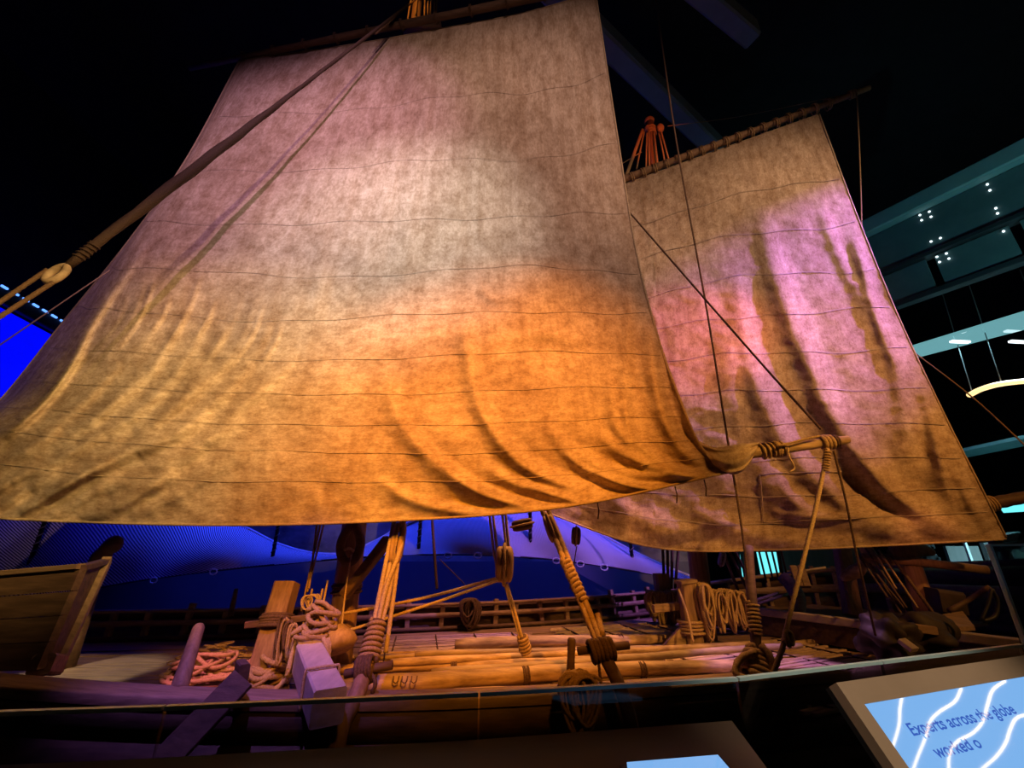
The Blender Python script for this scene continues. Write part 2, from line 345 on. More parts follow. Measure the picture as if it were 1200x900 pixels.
def block_parts(c, ax, h, w, d, root, shell='shell', m='block'):
    """a wooden pulley block: cheeks, sheave, rope strop. ax = its long direction"""
    c = Vector(c); ax = Vector(ax).normalized(); to = Vector((0, -1, 0)); x = ax.cross(to).normalized(); to = x.cross(ax)
    mb = MB()
    for sx in (-1, 1):
        mb.ellipsoid(c + x * sx * w * 0.27, (x * w * 0.24, to * d / 2, ax * h / 2), 12, 10, lambda q: 1.0 / max(abs(q[0]), abs(q[1]), abs(q[2]) * 0.98) ** 0.35)
    mb.ellipsoid(c + ax * h * 0.38, (x * w * 0.4, to * d * 0.4, ax * h * 0.13)); mb.ellipsoid(c - ax * h * 0.38, (x * w * 0.4, to * d * 0.4, ax * h * 0.13))
    s = mb.build(shell, m, root)
    MB().lathe(c - x * w * 0.08, c + x * w * 0.08, ((0, d * 0.42), (0.5, d * 0.34), (1, d * 0.42)), 16).build('sheave', 'wood_dark', s)
    st = MB()
    pts = [c + ax * (h * 0.56 * math.cos(a)) + to * (d * 0.54) * math.sin(a) for a in np.linspace(0, 2 * PI, 28)]
    st.tube(pts, w * 0.10, 7, True, w)
    st.build('strop', 'rope', root)
    return s

# ================================================================== THE SETTING
def slab(name, x0, x1, y0, y1, z0, z1, m):
    mb = MB(); mb.prism([(x0, y0, z0), (x1, y0, z0), (x1, y1, z0), (x0, y1, z0)][::-1], (0, 0, z1 - z0))
    return struct(mb.build(name, m, smooth=False))
slab('floor', -17.5, 24, -9, 26, -2.6, -2.5, 'floor')
pf = MB(); gl_line = [(-6.0, 1.25), (-4.0, 1.35), (-1.12, 1.62), (-0.114, 1.75), (0.88, 1.92), (1.64, 2.16), (2.63, 2.48), (5.2, 3.55), (9.0, 4.4)]
poly = [(x, y + 0.12, -0.25) for x, y in gl_line] + [(9.0, -8.5, -0.25), (-6.0, -8.5, -0.25)]
pf.prism(poly[::-1], (0, 0, 0.25)); struct(pf.build('floor_platform', 'floor', smooth=False))
slab('ceiling', -17.5, 24, -9, 26, 17.0, 17.2, 'black')
slab('wall_back', -17, 23.5, 25.5, 25.8, -2.5, 17, 'black')
slab('wall_right', 23.6, 23.9, -9, 26, -2.5, 17, 'black')
slab('wall_left', -17.4, -17.1, -9, 26, -2.5, 17, 'black')
slab('wall_front', -17, 23.5, -8.95, -8.7, -2.5, 17, 'black')
# the navy wall with its printed mountain mural, behind the ship
slab('wall_mural', -17, 6.4, 15.0, 15.25, -2.5, 0.95, 'navy')
mu = MB(); mu.prism([(-17, 15.02, 0.95), (6.4, 15.02, 0.95), (6.4, 15.02, 7.5), (-17, 15.02, 7.5)], (0, 0.2, 0))
struct(mu.build('wall_mural_print', 'mural', smooth=False))
# ceiling beams, only just visible against the dark
for i, (a, b, w_) in enumerate((((640, -20), (1000, 330), 0.6), ((760, -60), (880, 40), 0.5), ((560, -120), (900, -80), 0.5))):
    pa = Uz(a[0], a[1], 15.5); pb = Uz(b[0], b[1], 15.5)
    struct(MB().beam(pa, pb, w_, 0.7).build('ceiling_beam', 'beam_dark', smooth=False))

# bright blue wall screen on the left with its LED strip
A = Uz(0, 360, 7.2); B = Uz(92, 409, 7.2); d = (B - A); A0 = A - d * 0.8; B0 = A + d * 2.2
bl = thing('blue_wall_screen', (A.x, A.y, 3.4), 'glowing deep blue wall screen with a strip of LEDs along its top', 'screen')
nrm = Vector((d.y, -d.x, 0)).normalized()
if nrm.dot(Vector((0, 0, 1.6)) - A) < 0: nrm = -nrm
mb = MB(); mb.prism([(A0.x, A0.y, 3.4), (B0.x, B0.y, 3.4), (B0.x, B0.y, 7.2), (A0.x, A0.y, 7.2)], -nrm * 0.15); mb.build('screen_face', 'screen_blue', bl, False)
mb = MB(); mb.beam(A0 + Vector((0, 0, 0.30)) + nrm * 0.02, B0 + Vector((0, 0, 0.30)) + nrm * 0.02, 0.16, 0.42); mb.build('top_frame', 'iron', bl, False)
pr = MB().beam(A0, A0 + (B0 - A0).normalized() * 0.16, 0.05, 0.05)
dd = (B0 - A0).normalized(); tot = (B0 - A0).length
proto = None
for i in range(int(tot / 0.30)):
    p = A0 + dd * (i * 0.30) + Vector((0, 0, 0.46)) + nrm * 0.12
    if proto is None:
        mb = MB(); mb.beam((-0.08 * dd.x, -0.08 * dd.y, 0), (0.08 * dd.x, 0.08 * dd.y, 0), 0.045, 0.05)
        me = bpy.data.meshes.new('led'); me.from_pydata([list(v) for v in mb.v], [], mb.f); me.materials.append(M['led_blue']); proto = me
    o = bpy.data.objects.new('led', proto); COL.objects.link(o); o.parent = bl; o.location = p - bl.location

# the draped wave net behind the ship
topc = [(-6, 564), (60, 572), (180, 588), (240, 600), (285, 617), (325, 637), (365, 648), (405, 648), (440, 634), (480, 612), (530, 594), (600, 588), (670, 606), (715, 632), (760, 655), (800, 672), (850, 690)]
botc = [(-6, 722), (60, 704), (110, 690), (180, 678), (260, 668), (330, 661), (400, 655), (460, 651), (520, 650), (580, 651), (640, 655), (690, 661), (730, 667), (770, 674), (800, 680), (830, 688), (856, 696)]
NT = cr([U(x, y, 13.8) for x, y in topc], 161); NB = cr([U(x, y, 12.3) for x, y in botc], 161)
G = np.zeros((25, 161, 3))
for j in range(161):
    for i in range(25):
        f = i / 24; q = NT[j].lerp(NB[j], f); q.y -= 0.35 * math.sin(PI * f) + 0.10 * math.sin(j * 0.33 + f * 3); G[i, j] = q
nt_ = thing('wave_net', (NB[80].x, NB[80].y, NB[80].z), 'blue lit striped net hung in wave crests behind the ship', 'net')
mb = MB(); mb.grid(G); mb.build('net_sheet', 'net', nt_, uv=[(j / 160 * 3.2, i / 24) for i in range(25) for j in range(161)])
MB().tube(NT, 0.05, 6).build('crest_edge', 'white_metal', nt_); MB().tube(NB, 0.025, 6).build('hem', 'steel_dark', nt_)
for px, py in ((180, 679), (250, 669), (525, 650), (560, 650), (652, 656), (680, 660), (708, 664)):
    c = U(px, py + 1, 12.2); pts = [c + Vector((math.cos(a) * 0.10, 0, math.sin(a) * 0.075)) for a in np.linspace(0, 2 * PI, 9)]
    MB().tube(pts, 0.018, 6).build('clip', 'white_metal', nt_)
for px, y0, y1 in ((30, 612, 672), (318, 612, 660), (490, 604, 650), (622, 600, 655), (742, 640, 668)):
    a = U(px, y1, 12.6); b = Vector((a.x, a.y, 9.5)); r_ = thing('suspension_cord', a, 'dark spiral-wrapped cord holding up the wave net', 'cord', 'cords of the wave net')
    MB().tube([a, b], 0.05, 8).build('core', 'iron', r_); wrap(a, Vector((a.x, a.y, 4.5)), 0.052, 0.016, 18, n=5).build('wrapping', 'grey', r_)

# ---------------- the gallery beyond the bow, on the right
def slope_beam(name, p1, p2, z, w, h, m, label, cat, ext=0.25):
    a = Uz(*p1, z); b = Uz(*p2, z); d = b - a; a = a - d * 0.05; b = b + d * ext
    return a, b
a, b = slope_beam('', (1000, 271), (1200, 170), 9.2, 0, 0, '', '', '')
gb = thing('roof_girder', (a.x, a.y, 8.0), 'teal lit steel roof girder with pin lights beyond the mizzen sail', 'girder')
dv = (b - a).normalized(); sd = Vector((dv.y, -dv.x, 0))
Z_ = lambda z: Vector((0, 0, z))
tc_ = -sd if sd.dot(-a) < 0 else sd                      # towards the visitor
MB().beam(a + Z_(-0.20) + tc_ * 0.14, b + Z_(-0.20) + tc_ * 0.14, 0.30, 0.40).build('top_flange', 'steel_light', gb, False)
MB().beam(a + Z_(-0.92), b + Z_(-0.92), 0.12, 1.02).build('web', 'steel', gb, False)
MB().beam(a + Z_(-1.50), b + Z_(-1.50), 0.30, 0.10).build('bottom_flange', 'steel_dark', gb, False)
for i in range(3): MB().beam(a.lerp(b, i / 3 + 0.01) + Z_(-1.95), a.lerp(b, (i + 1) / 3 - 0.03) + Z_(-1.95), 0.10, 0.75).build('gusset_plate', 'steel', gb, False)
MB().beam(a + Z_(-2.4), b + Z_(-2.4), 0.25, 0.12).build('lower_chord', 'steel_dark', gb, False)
for px, py in ((1078, 252), (1089, 248), (1080, 258), (1091, 254), (1157, 216), (1160, 223), (1167, 244), (1169, 250), (1176, 271), (1091, 283), (1102, 279), (1098, 301), (1109, 297), (1101, 307), (1112, 303)):
    q = ray(px, py); n_ = sd; c0 = a + tc_ * 0.075
    t = (c0 - Vector((0, 0, EYE))).dot(n_) / Vector(q).dot(n_); p = Vector((0, 0, EYE)) + Vector(q) * t
    MB().ellipsoid(p, ((0.022, 0, 0), (0, 0.022, 0), (0, 0, 0.022)), 8, 6).build('pin_light', 'bolt_light', gb)
# lit soffit panels
def quad_panel(name, px4, z, m, label, cat, th=0.08, group=None):
    P = [Uz(x, y, z) for x, y in px4]; mb = MB(); mb.prism(P, (0, 0, th)); return tag(mb.build(name, m, smooth=False), label, cat, group)
sf = quad_panel('soffit_panel', ((1066, 409), (1260, 350), (1260, 371), (1072, 420)), 6.6, 'cyan_soffit', 'pale cyan lit ceiling soffit running above the gallery', 'soffit')
quad_panel('ceiling_raft', ((1100, 535), (1260, 501), (1260, 511), (1104, 542)), 3.9, 'steel', 'narrow teal ceiling raft below the curved lamp', 'ceiling raft')
quad_panel('ceiling_light', ((1168, 590), (1225, 585), (1225, 598), (1176, 601)), 2.35, 'cyan_screen', 'bright cyan ceiling light panel beside the mizzen boom', 'light panel')
for px, py, n_ in ((1115, 400, 0.5), (1184, 400, 0.45)):
    p = Uz(px, py, 6.45); MB().beam(p, p + Vector((n_, 0.05, 0)), 0.10, 0.05).build('slot_light', 'bolt_light', None, False)
    o = COL.objects[-1]; tag(o, 'small white slot light ' + ('set in the cyan soffit' if px < 1150 else 'hanging below the cyan soffit'), 'light')
# far gallery: grey partition panels, cyan light boxes and pale posts
def vpanel(name, x0, x1, ytop, Y, zb, m, label, cat, th=0.1, group=None):
    a = U(x0, ytop, Y); b = U(x1, ytop, Y); mb = MB()
    mb.prism([(a.x, Y, zb), (b.x, Y, zb), (b.x, Y, a.z), (a.x, Y, a.z)], (0, th, 0)); return tag(mb.build(name, m, smooth=False), label, cat, group)
vpanel('partition_wall', 900, 1010, 600, 21.0, -2.5, 'grey', 'tall grey partition wall behind the bow of the ship', 'partition')
vpanel('partition_wall', 1108, 1146, 640, 14.0, -2.5, 'grey', 'grey ribbed partition beside the glass case', 'partition')
vpanel('display_panel', 1078, 1098, 668, 13.0, -0.6, 'grey', 'small grey display panel behind the carved knob post', 'panel')
vpanel('partition_wall', 1152, 1290, 636, 11.6, -2.5, 'grey', 'wide grey partition seen through the tall glass pane', 'partition')
def lightbox(px4, Y, label):
    P = [U(x, y, Y) for x, y in px4]; t = thing('light_box', (P[0].x, Y, min(p.z for p in P)), label, 'light box')
    mb = MB(); mb.prism(P, (0, 0.12, 0)); mb.build('lit_face', 'cyan_screen', t, False)
    c = sum(P, Vector()) / 4
    MB().beam((c.x, Y + 0.12, -2.5), (c.x, Y + 0.12, c.z), 0.12, 0.12, (0, 1, 0)).build('stand', 'iron', t, False)
    for i in range(4):
        p, q = P[i], P[(i + 1) % 4]; MB().beam(p + (p - c) * 0.03 + Vector((0, 0.05, 0)), q + (q - c) * 0.03 + Vector((0, 0.05, 0)), 0.16, 0.16, (0, 1, 0)).build('frame_bar', 'iron', t, False)
lightbox(((884, 645), (911, 645), (916, 675), (890, 675)), 19.0, 'bright cyan screen seen between the mizzen shrouds')
lightbox(((864, 642), (868, 642), (874, 680), (868, 680)), 19.5, 'thin cyan strip of screen beside the mizzen mast')
lightbox(((1081, 637), (1090, 637), (1093, 643), (1083, 643)), 12.5, 'small cyan lit sign above the carved knob post')
lightbox(((1087, 653), (1098, 653), (1100, 659), (1090, 659)), 12.85, 'small cyan lit sign just over the crossbar')
lightbox(((1168, 632), (1196, 628), (1193, 638), (1171, 640)), 9.0, 'cyan lit sign above the tall glass pane')
lightbox(((1173, 647), (1185, 646), (1187, 659), (1176, 660)), 10.9, 'small cyan screen seen through the tall glass pane')
rk = MB().ellipsoid(U(1200, 672, 9.6), ((0.30, 0, 0), (0, 0.25, 0), (0.05, 0, 0.42)), 18, 14, lambda d: 1 + 0.16 * math.sin(d[0] * 7 + d[2] * 5) * math.cos(d[1] * 6 + d[2] * 9)).build('rock_exhibit', 'pale', None); tag(rk, 'pale rough stone exhibit seen through the tall glass pane', 'exhibit')
MB().beam((rk.location.x, rk.location.y, -2.5), (rk.location.x, rk.location.y, rk.location.z + 0.03), 0.5, 0.5).build('plinth', 'grey', rk, False)
for (x0, y0, x1, y1), lb in zip(((1053, 640, 1060, 656), (1128, 634, 1138, 657), (1164, 632, 1169, 642)), ('beside the carved knob post', 'beside the grey ribbed partition', 'above the tall glass pane')):
    p = U(x1, y1, 11.5); q = U(x0, y0, 11.5); MB().beam((p.x, p.y, -2.5), (p.x, p.y, q.z + 0.25), 0.07, 0.07, (0, 1, 0)).build('pale_post', 'white_metal', None, False); tag(COL.objects[-1], 'slim pale upright post ' + lb, 'post')

# ---------------- glass balustrade, ledge and reading panels on the visitor side
gt = thing('glass_balustrade', (0, 1.75, 0), 'low curved glass balustrade along the visitor platform', 'balustrade')
for (x0, y0), (x1, y1) in zip(gl_line[:6], gl_line[1:7]):
    g_ = 0.004; dx = Vector((x1 - x0, y1 - y0, 0)).normalized() * g_; a = Vector((x0, y0, 0)) + dx; b = Vector((x1, y1, 0)) - dx
    nv = Vector((-(b - a).y, (b - a).x, 0)).normalized() * 0.02
    g = MB().prism([a, b, b + Vector((0, 0, 1.088)), a + Vector((0, 0, 1.088))], nv).build('glass_pane', 'glass', gt, False)
    MB().prism([a + Vector((0, 0, 1.088)), b + Vector((0, 0, 1.088)), b + Vector((0, 0, 1.1)), a + Vector((0, 0, 1.1))], nv).build('polished_edge', 'glass_edge', g, False)
tp = thing('tall_glass_pane', (2.66, 2.5, 0), 'tall clear glass screen at the end of the balustrade', 'glass screen')
a = Vector((2.66, 2.50, 0)); b = Vector((5.2, 3.55, 0)); nv = Vector((-(b - a).y, (b - a).x, 0)).normalized() * 0.02; H = 1.575
MB().prism([a, b, b + Vector((0, 0, H)), a + Vector((0, 0, H))], nv).build('glass_pane', 'glass', tp, False)
MB().beam(a, a + Vector((0, 0, H)), 0.022, 0.022, (b - a)).build('polished_edge', 'glass_edge', tp, False)
MB().beam(a + Vector((0, 0, H)), b + Vector((0, 0, H)), 0.02, 0.012).build('top_edge', 'glass_edge', tp, False)
lg = MB(); pts = [(x, y) for x, y in gl_line[:4]] + [(0.80, 1.905)]
for (x0, y0), (x1, y1) in zip(pts, pts[1:]):
    lg.prism([(x0, y0 - 0.05, 0.985), (x1, y1 - 0.05, 0.985), (x1, y1 - 0.52, 0.86), (x0, y0 - 0.52, 0.86)], (0, 0, -0.05))
led = lg.build('reading_ledge', 'ledge', None, False); tag(led, 'dark bronze sloping ledge fixed along the glass balustrade', 'ledge')
lgs = MB()
for x, y in ((-2.6, 1.25), (-0.6, 1.45), (0.7, 1.65)): lgs.beam((x, y, 0), (x, y, 0.86), 0.08, 0.05)
lgs.build('bracket_legs', 'iron', led, False)

# tilted reading panel with text
TL = Uz(980, 800, 1.10); t_ = (Uz(1200, 768, 1.10) - TL).normalized(); BL = Uz(1040, 900, 0.90); v_ = (BL - TL); v_ = (v_ - t_ * v_.dot(t_)).normalized(); n_ = t_.cross(v_)
if n_.dot(Vector((0, 0, EYE)) - TL) < 0: n_ = -n_
Wp, Hp = 1.75, 0.62
def on_panel(px, py):
    q = Vector(ray(px, py)); c = Vector((0, 0, EYE)); k = (TL - c).dot(n_) / q.dot(n_); return c + q * k
def pc(px, py): p = on_panel(px, py) - TL; return p.dot(t_), p.dot(v_)
rp = thing('information_board', TL + t_ * 0.8 + v_ * Hp - Vector((0, 0, 0.55)), 'tilted information panel with a tan frame and pale blue screen', 'information panel')
bx, by = pc(1013, 825); 
P_ = lambda x, y, k=0: TL + t_ * x + v_ * y + n_ * k
mb = MB(); mb.prism([P_(0, 0), P_(Wp, 0), P_(Wp, by), P_(0, by)], -n_ * 0.04); mb.build('frame_top', 'tan', rp, False)
mb = MB(); mb.prism([P_(0, by), P_(bx, by), P_(bx, Hp), P_(0, Hp)], -n_ * 0.04); mb.build('frame_side', 'tan', rp, False)
mb = MB(); mb.prism([P_(bx, by, -0.004), P_(Wp, by, -0.004), P_(Wp, Hp, -0.004), P_(bx, Hp, -0.004)], -n_ * 0.03); scr = mb.build('screen', 'panel_light', rp, False)
mb = MB(); mb.prism([P_(0.1, 0.1, -0.062), P_(Wp, 0.1, -0.062), P_(Wp, Hp, -0.062), P_(0.1, Hp, -0.062)], Vector((0, 0.02, -0.35))); mb.build('housing', 'iron', rp, False)
mb = MB(); mb.prism([P_(0, 0, -0.041), P_(Wp, 0, -0.041), P_(Wp, Hp, -0.041), P_(0, Hp, -0.041)], -n_ * 0.02); mb.build('back_plate', 'iron', rp, False)  # added behind the screen to keep its glow off the glass
def text(s, p0, size, wide, parent, m):
    c = bpy.data.curves.new('lettering', 'FONT'); c.body = s; c.size = 1.0; c.offset = 0.018
    o = bpy.data.objects.new('tmp', c); COL.objects.link(o); dg = bpy.context.evaluated_depsgraph_get(); me = bpy.data.meshes.new_from_object(o.evaluated_get(dg))
    bpy.data.objects.remove(o)
    xs = [v.co.x for v in me.vertices]; w0 = max(xs) - min(xs); me.materials.clear(); me.materials.append(M[m])
    k = wide / w0; rl = root_loc(parent)
    for v in me.vertices: v.co = Vector(p0) + t_ * (v.co.x * k) - v_ * (v.co.y * size) + n_ * 0.003 - rl
    o = bpy.data.objects.new('lettering', me); COL.objects.link(o); o.parent = parent; return o
x0, y0 = pc(1068, 861); x1, y1 = pc(1188, 833)
text('Experts across the globe', P_(x0, y0 + 0.004), abs(pc(1066, 848)[1] - y0) * 1.75, x1 - x0, scr, 'panel_text')
x0, y0 = pc(1098, 887); x1, y1 = pc(1152, 876)
text('worked o', P_(x0, y0 + 0.004), abs(pc(1096, 874)[1] - y0) * 1.8, x1 - x0, scr, 'panel_text')
# second panel, only its top edge in view
q0 = Uz(735, 899, 0.965); q1 = Uz(842, 890, 0.965)
sp2 = thing('information_board', q0.lerp(q1, 0.5) - Vector((0, 0, 0.12)), 'small lit information screen set into the bronze ledge', 'information panel')
dq = (q1 - q0); dn = Vector((dq.y, -dq.x, 0)).normalized() * 0.35 - Vector((0, 0, 0.08))
MB().prism([q0, q1, q1 + dn, q0 + dn], (0, 0, 0.012)).build('screen', 'panel_light', sp2, False)
MB().prism([q0 - dq * 0.06 - dn * 0.04 - Vector((0, 0, 0.012)), q1 + dq * 0.06 - dn * 0.04 - Vector((0, 0, 0.012)), q1 + dq * 0.06 + dn * 1.04 - Vector((0, 0, 0.012)), q0 - dq * 0.06 + dn * 1.04 - Vector((0, 0, 0.012))], (0, 0, 0.01)).build('frame', 'iron', sp2, False)
# curved LED tube lamps hung from the ceiling; their mirror images wave across the reading panel
ZL = 7.5
def mirror(px, py):
    p = on_panel(px, py); dr = (p - Vector((0, 0, EYE))).normalized(); r = dr - n_ * 2 * dr.dot(n_); k = (ZL - p.z) / r.z; return p + r * k
tubes = [[(1058, 812), (1055, 830), (1054, 848), (1050, 864), (1043, 885)], [(1127, 806), (1119, 822), (1101, 834), (1090, 846), (1084, 866), (1076, 886), (1068, 908)],
         [(1178, 798), (1164, 808), (1158, 824), (1152, 845), (1140, 859), (1122, 869), (1113, 884), (1112, 906)], [(1210, 836), (1192, 841), (1184, 855), (1179, 870), (1168, 886), (1150, 902)]]
for i, tb in enumerate(tubes):
    pts = cr([mirror(*q) for q in tb], 40); d0 = sum((pts[k] - pts[k + 1]).length for k in range(39))
    t = thing('led_tube_lamp', pts[20], 'long wavy warm LED tube lamp hanging over the visitor platform', 'lamp', 'wavy lamps over the platform')
    MB().tube(pts, 0.03, 8).build('glowing_tube', 'tube', t)
    for k in (3, 20, 36): MB().tube([pts[k], Vector((pts[k].x, pts[k].y, 17.0))], 0.006, 5).build('hanger', 'iron', t)
pts = cr([Uz(x, y, 5.2) for x, y in ((1136, 463), (1150, 456), (1172, 450), (1205, 446), (1260, 440))], 30)
t = thing('led_tube_lamp', pts[0], 'curved warm white LED tube lamp glowing beyond the mizzen sail', 'lamp')
MB().tube(pts, 0.065, 8).build('glowing_tube', 'tube_soft', t)
for k in (2, 15, 27): MB().tube([pts[k], pts[k] + Vector((0.3, 0, 3.0))], 0.012, 5).build('hanger', 'grey', t)
# ================================================================== THE SHIP: SAILS AND SPARS
def cr_np(P, ts):
    """Catmull-Rom along axis 0 of P at parameters ts in 0..k-1"""
    k = P.shape[0]; E = np.concatenate([2 * P[:1] - P[1:2], P, 2 * P[-1:] - P[-2:-1]], 0)
    i = np.minimum(ts.astype(int), k - 2); f = (ts - i).reshape((-1,) + (1,) * (P.ndim - 1)); a, b, c, d = E[i], E[i + 1], E[i + 2], E[i + 3]
    return 0.5 * (2 * b + (c - a) * f + (2 * a - 5 * b + 4 * c - d) * f ** 2 + (3 * b - a - 3 * c + d) * f ** 3)
def unproject(P):
    d = RT * (P[..., 0:1] - CX) + UP * (CY - P[..., 1:2]) + FW * F; s = P[..., 2:3] / d[..., 1:2]
    q = d * s; q[..., 2] += EYE; return q
def fold(px, py, poly, w, amp, asym=0.0):
    """soft ridge of cloth along a curve"""
    C = np.array([tuple(q)[:2] for q in cr([(x, y, 0) for x, y in poly], 24)]); best = np.full(px.shape, 1e9); sg = np.zeros(px.shape); tt = np.zeros(px.shape)
    for i in range(23):
        a, b = C[i], C[i + 1]; ab = b - a; l2 = ab @ ab; t = np.clip(((px - a[0]) * ab[0] + (py - a[1]) * ab[1]) / l2, 0, 1)
        dx = px - a[0] - t * ab[0]; dy = py - a[1] - t * ab[1]; d = np.hypot(dx, dy); m = d < best
        best = np.where(m, d, best); sg = np.where(m, np.sign(ab[0] * dy - ab[1] * dx), sg); tt = np.where(m, (i + t) / 23, tt)
    prof = np.exp(-(best / w) ** 2) + asym * sg * (best / w) * np.exp(-(best / w) ** 2 * 0.6)
    return amp * prof * np.clip(np.sin(PI * np.clip(tt, 0, 1)), 0, 1) ** 0.6
def value_noise(px, py, s, seed):
    r = np.random.RandomState(seed); g = r.rand(80, 80); x = px / s + 20; y = py / s + 20; i = np.floor(x).astype(int); j = np.floor(y).astype(int); fx = x - i; fy = y - j
    fx = fx * fx * (3 - 2 * fx); fy = fy * fy * (3 - 2 * fy); i %= 79; j %= 79
    return (g[i, j] * (1 - fx) + g[i + 1, j] * fx) * (1 - fy) + (g[i, j + 1] * (1 - fx) + g[i + 1, j + 1] * fx) * fy - 0.5
def make_sail(root, lat, nr, nc, disp, m, seams, seed):
    P = np.array(lat, float); a = cr_np(P, np.linspace(0, P.shape[0] - 1, nr)); a = np.swapaxes(cr_np(np.swapaxes(a, 0, 1), np.linspace(0, P.shape[1] - 1, nc)), 0, 1)
    D = disp(a[..., 0], a[..., 1]); a[..., 2] -= D; G = unproject(a)
    uv = [(j / (nc - 1), 1 - i / (nr - 1)) for i in range(nr) for j in range(nc)]
    mb = MB(); mb.grid(G); cloth = mb.build('cloth', m, root, uv=uv)
    rr = random.Random(seed)
    for v in seams:
        js = list(range(2, nc - 2, 2)); ph = rr.uniform(0, 6); am = rr.uniform(0.5, 1.6); top = []; bot = []
        for j in js:
            i = v * (nr - 1) + am * math.sin(j * 0.035 + ph) + 0.6 * math.sin(j * 0.11 + ph * 2); i0 = int(i); f = i - i0; i0 = max(1, min(nr - 3, i0)); q = G[i0, j] * (1 - f) + G[i0 + 1, j] * f
            dz = 0.008 if m == 'canvas' else 0.015; of = 0.006 if m == 'canvas' else 0.014
            top.append((q[0], q[1] - of, q[2] + dz * 0.5)); bot.append((q[0], q[1] - of - 0.002, q[2] - dz * 0.5))
        s = MB(); s.grid(np.array([top, bot])); s.build('seam', 'seam', cloth)
    for name, ln in (('head_rope', G[0]), ('foot_rope', G[-1]), ('leech_rope', G[:, 0]), ('leech_rope', G[:, -1])):
        MB().tube([Vector(q) for q in ln[::3]], 0.017, 6).build(name, 'bolt', root)
    return G, cloth

# ---- main sail
def yT(px, py, z=12.5):
    d = ray(px, py); return d[1] * (z - EYE) / d[2]
lat = [
 [(280, 72, yT(280, 72) - .05), (302, 68, yT(302, 68) - .05), (420, 51, yT(420, 51) - .05), (520, 33, yT(520, 33) - .05), (610, 16, yT(610, 16) - .05), (698, -8, yT(698, -8) - .05)],
 [(216, 190, 6.60), (236, 186, 6.30), (370, 180, 6.02), (500, 172, 5.84), (620, 165, 5.68), (722, 150, 5.50)],
 [(147, 287, 7.00), (167, 292, 6.00), (325, 300, 5.76), (485, 295, 5.60), (630, 290, 5.48), (745, 292, 5.36)],
 [(70, 382, 7.45), (120, 388, 5.80), (290, 400, 5.52), (470, 395, 5.36), (640, 390, 5.28), (770, 392, 5.26)],
 [(8, 460, 7.75), (66, 460, 5.62), (260, 475, 5.36), (455, 475, 5.18), (650, 470, 5.12), (796, 466, 5.16)],
 [(-50, 520, 7.40), (-4, 518, 5.48), (235, 540, 5.26), (440, 545, 5.06), (655, 538, 5.02), (823, 526, 5.06)],
 [(-75, 592, 6.00), (-40, 605, 5.40), (220, 615, 5.24), (440, 611, 5.08), (660, 594, 5.02), (860, 552, 5.00)]]
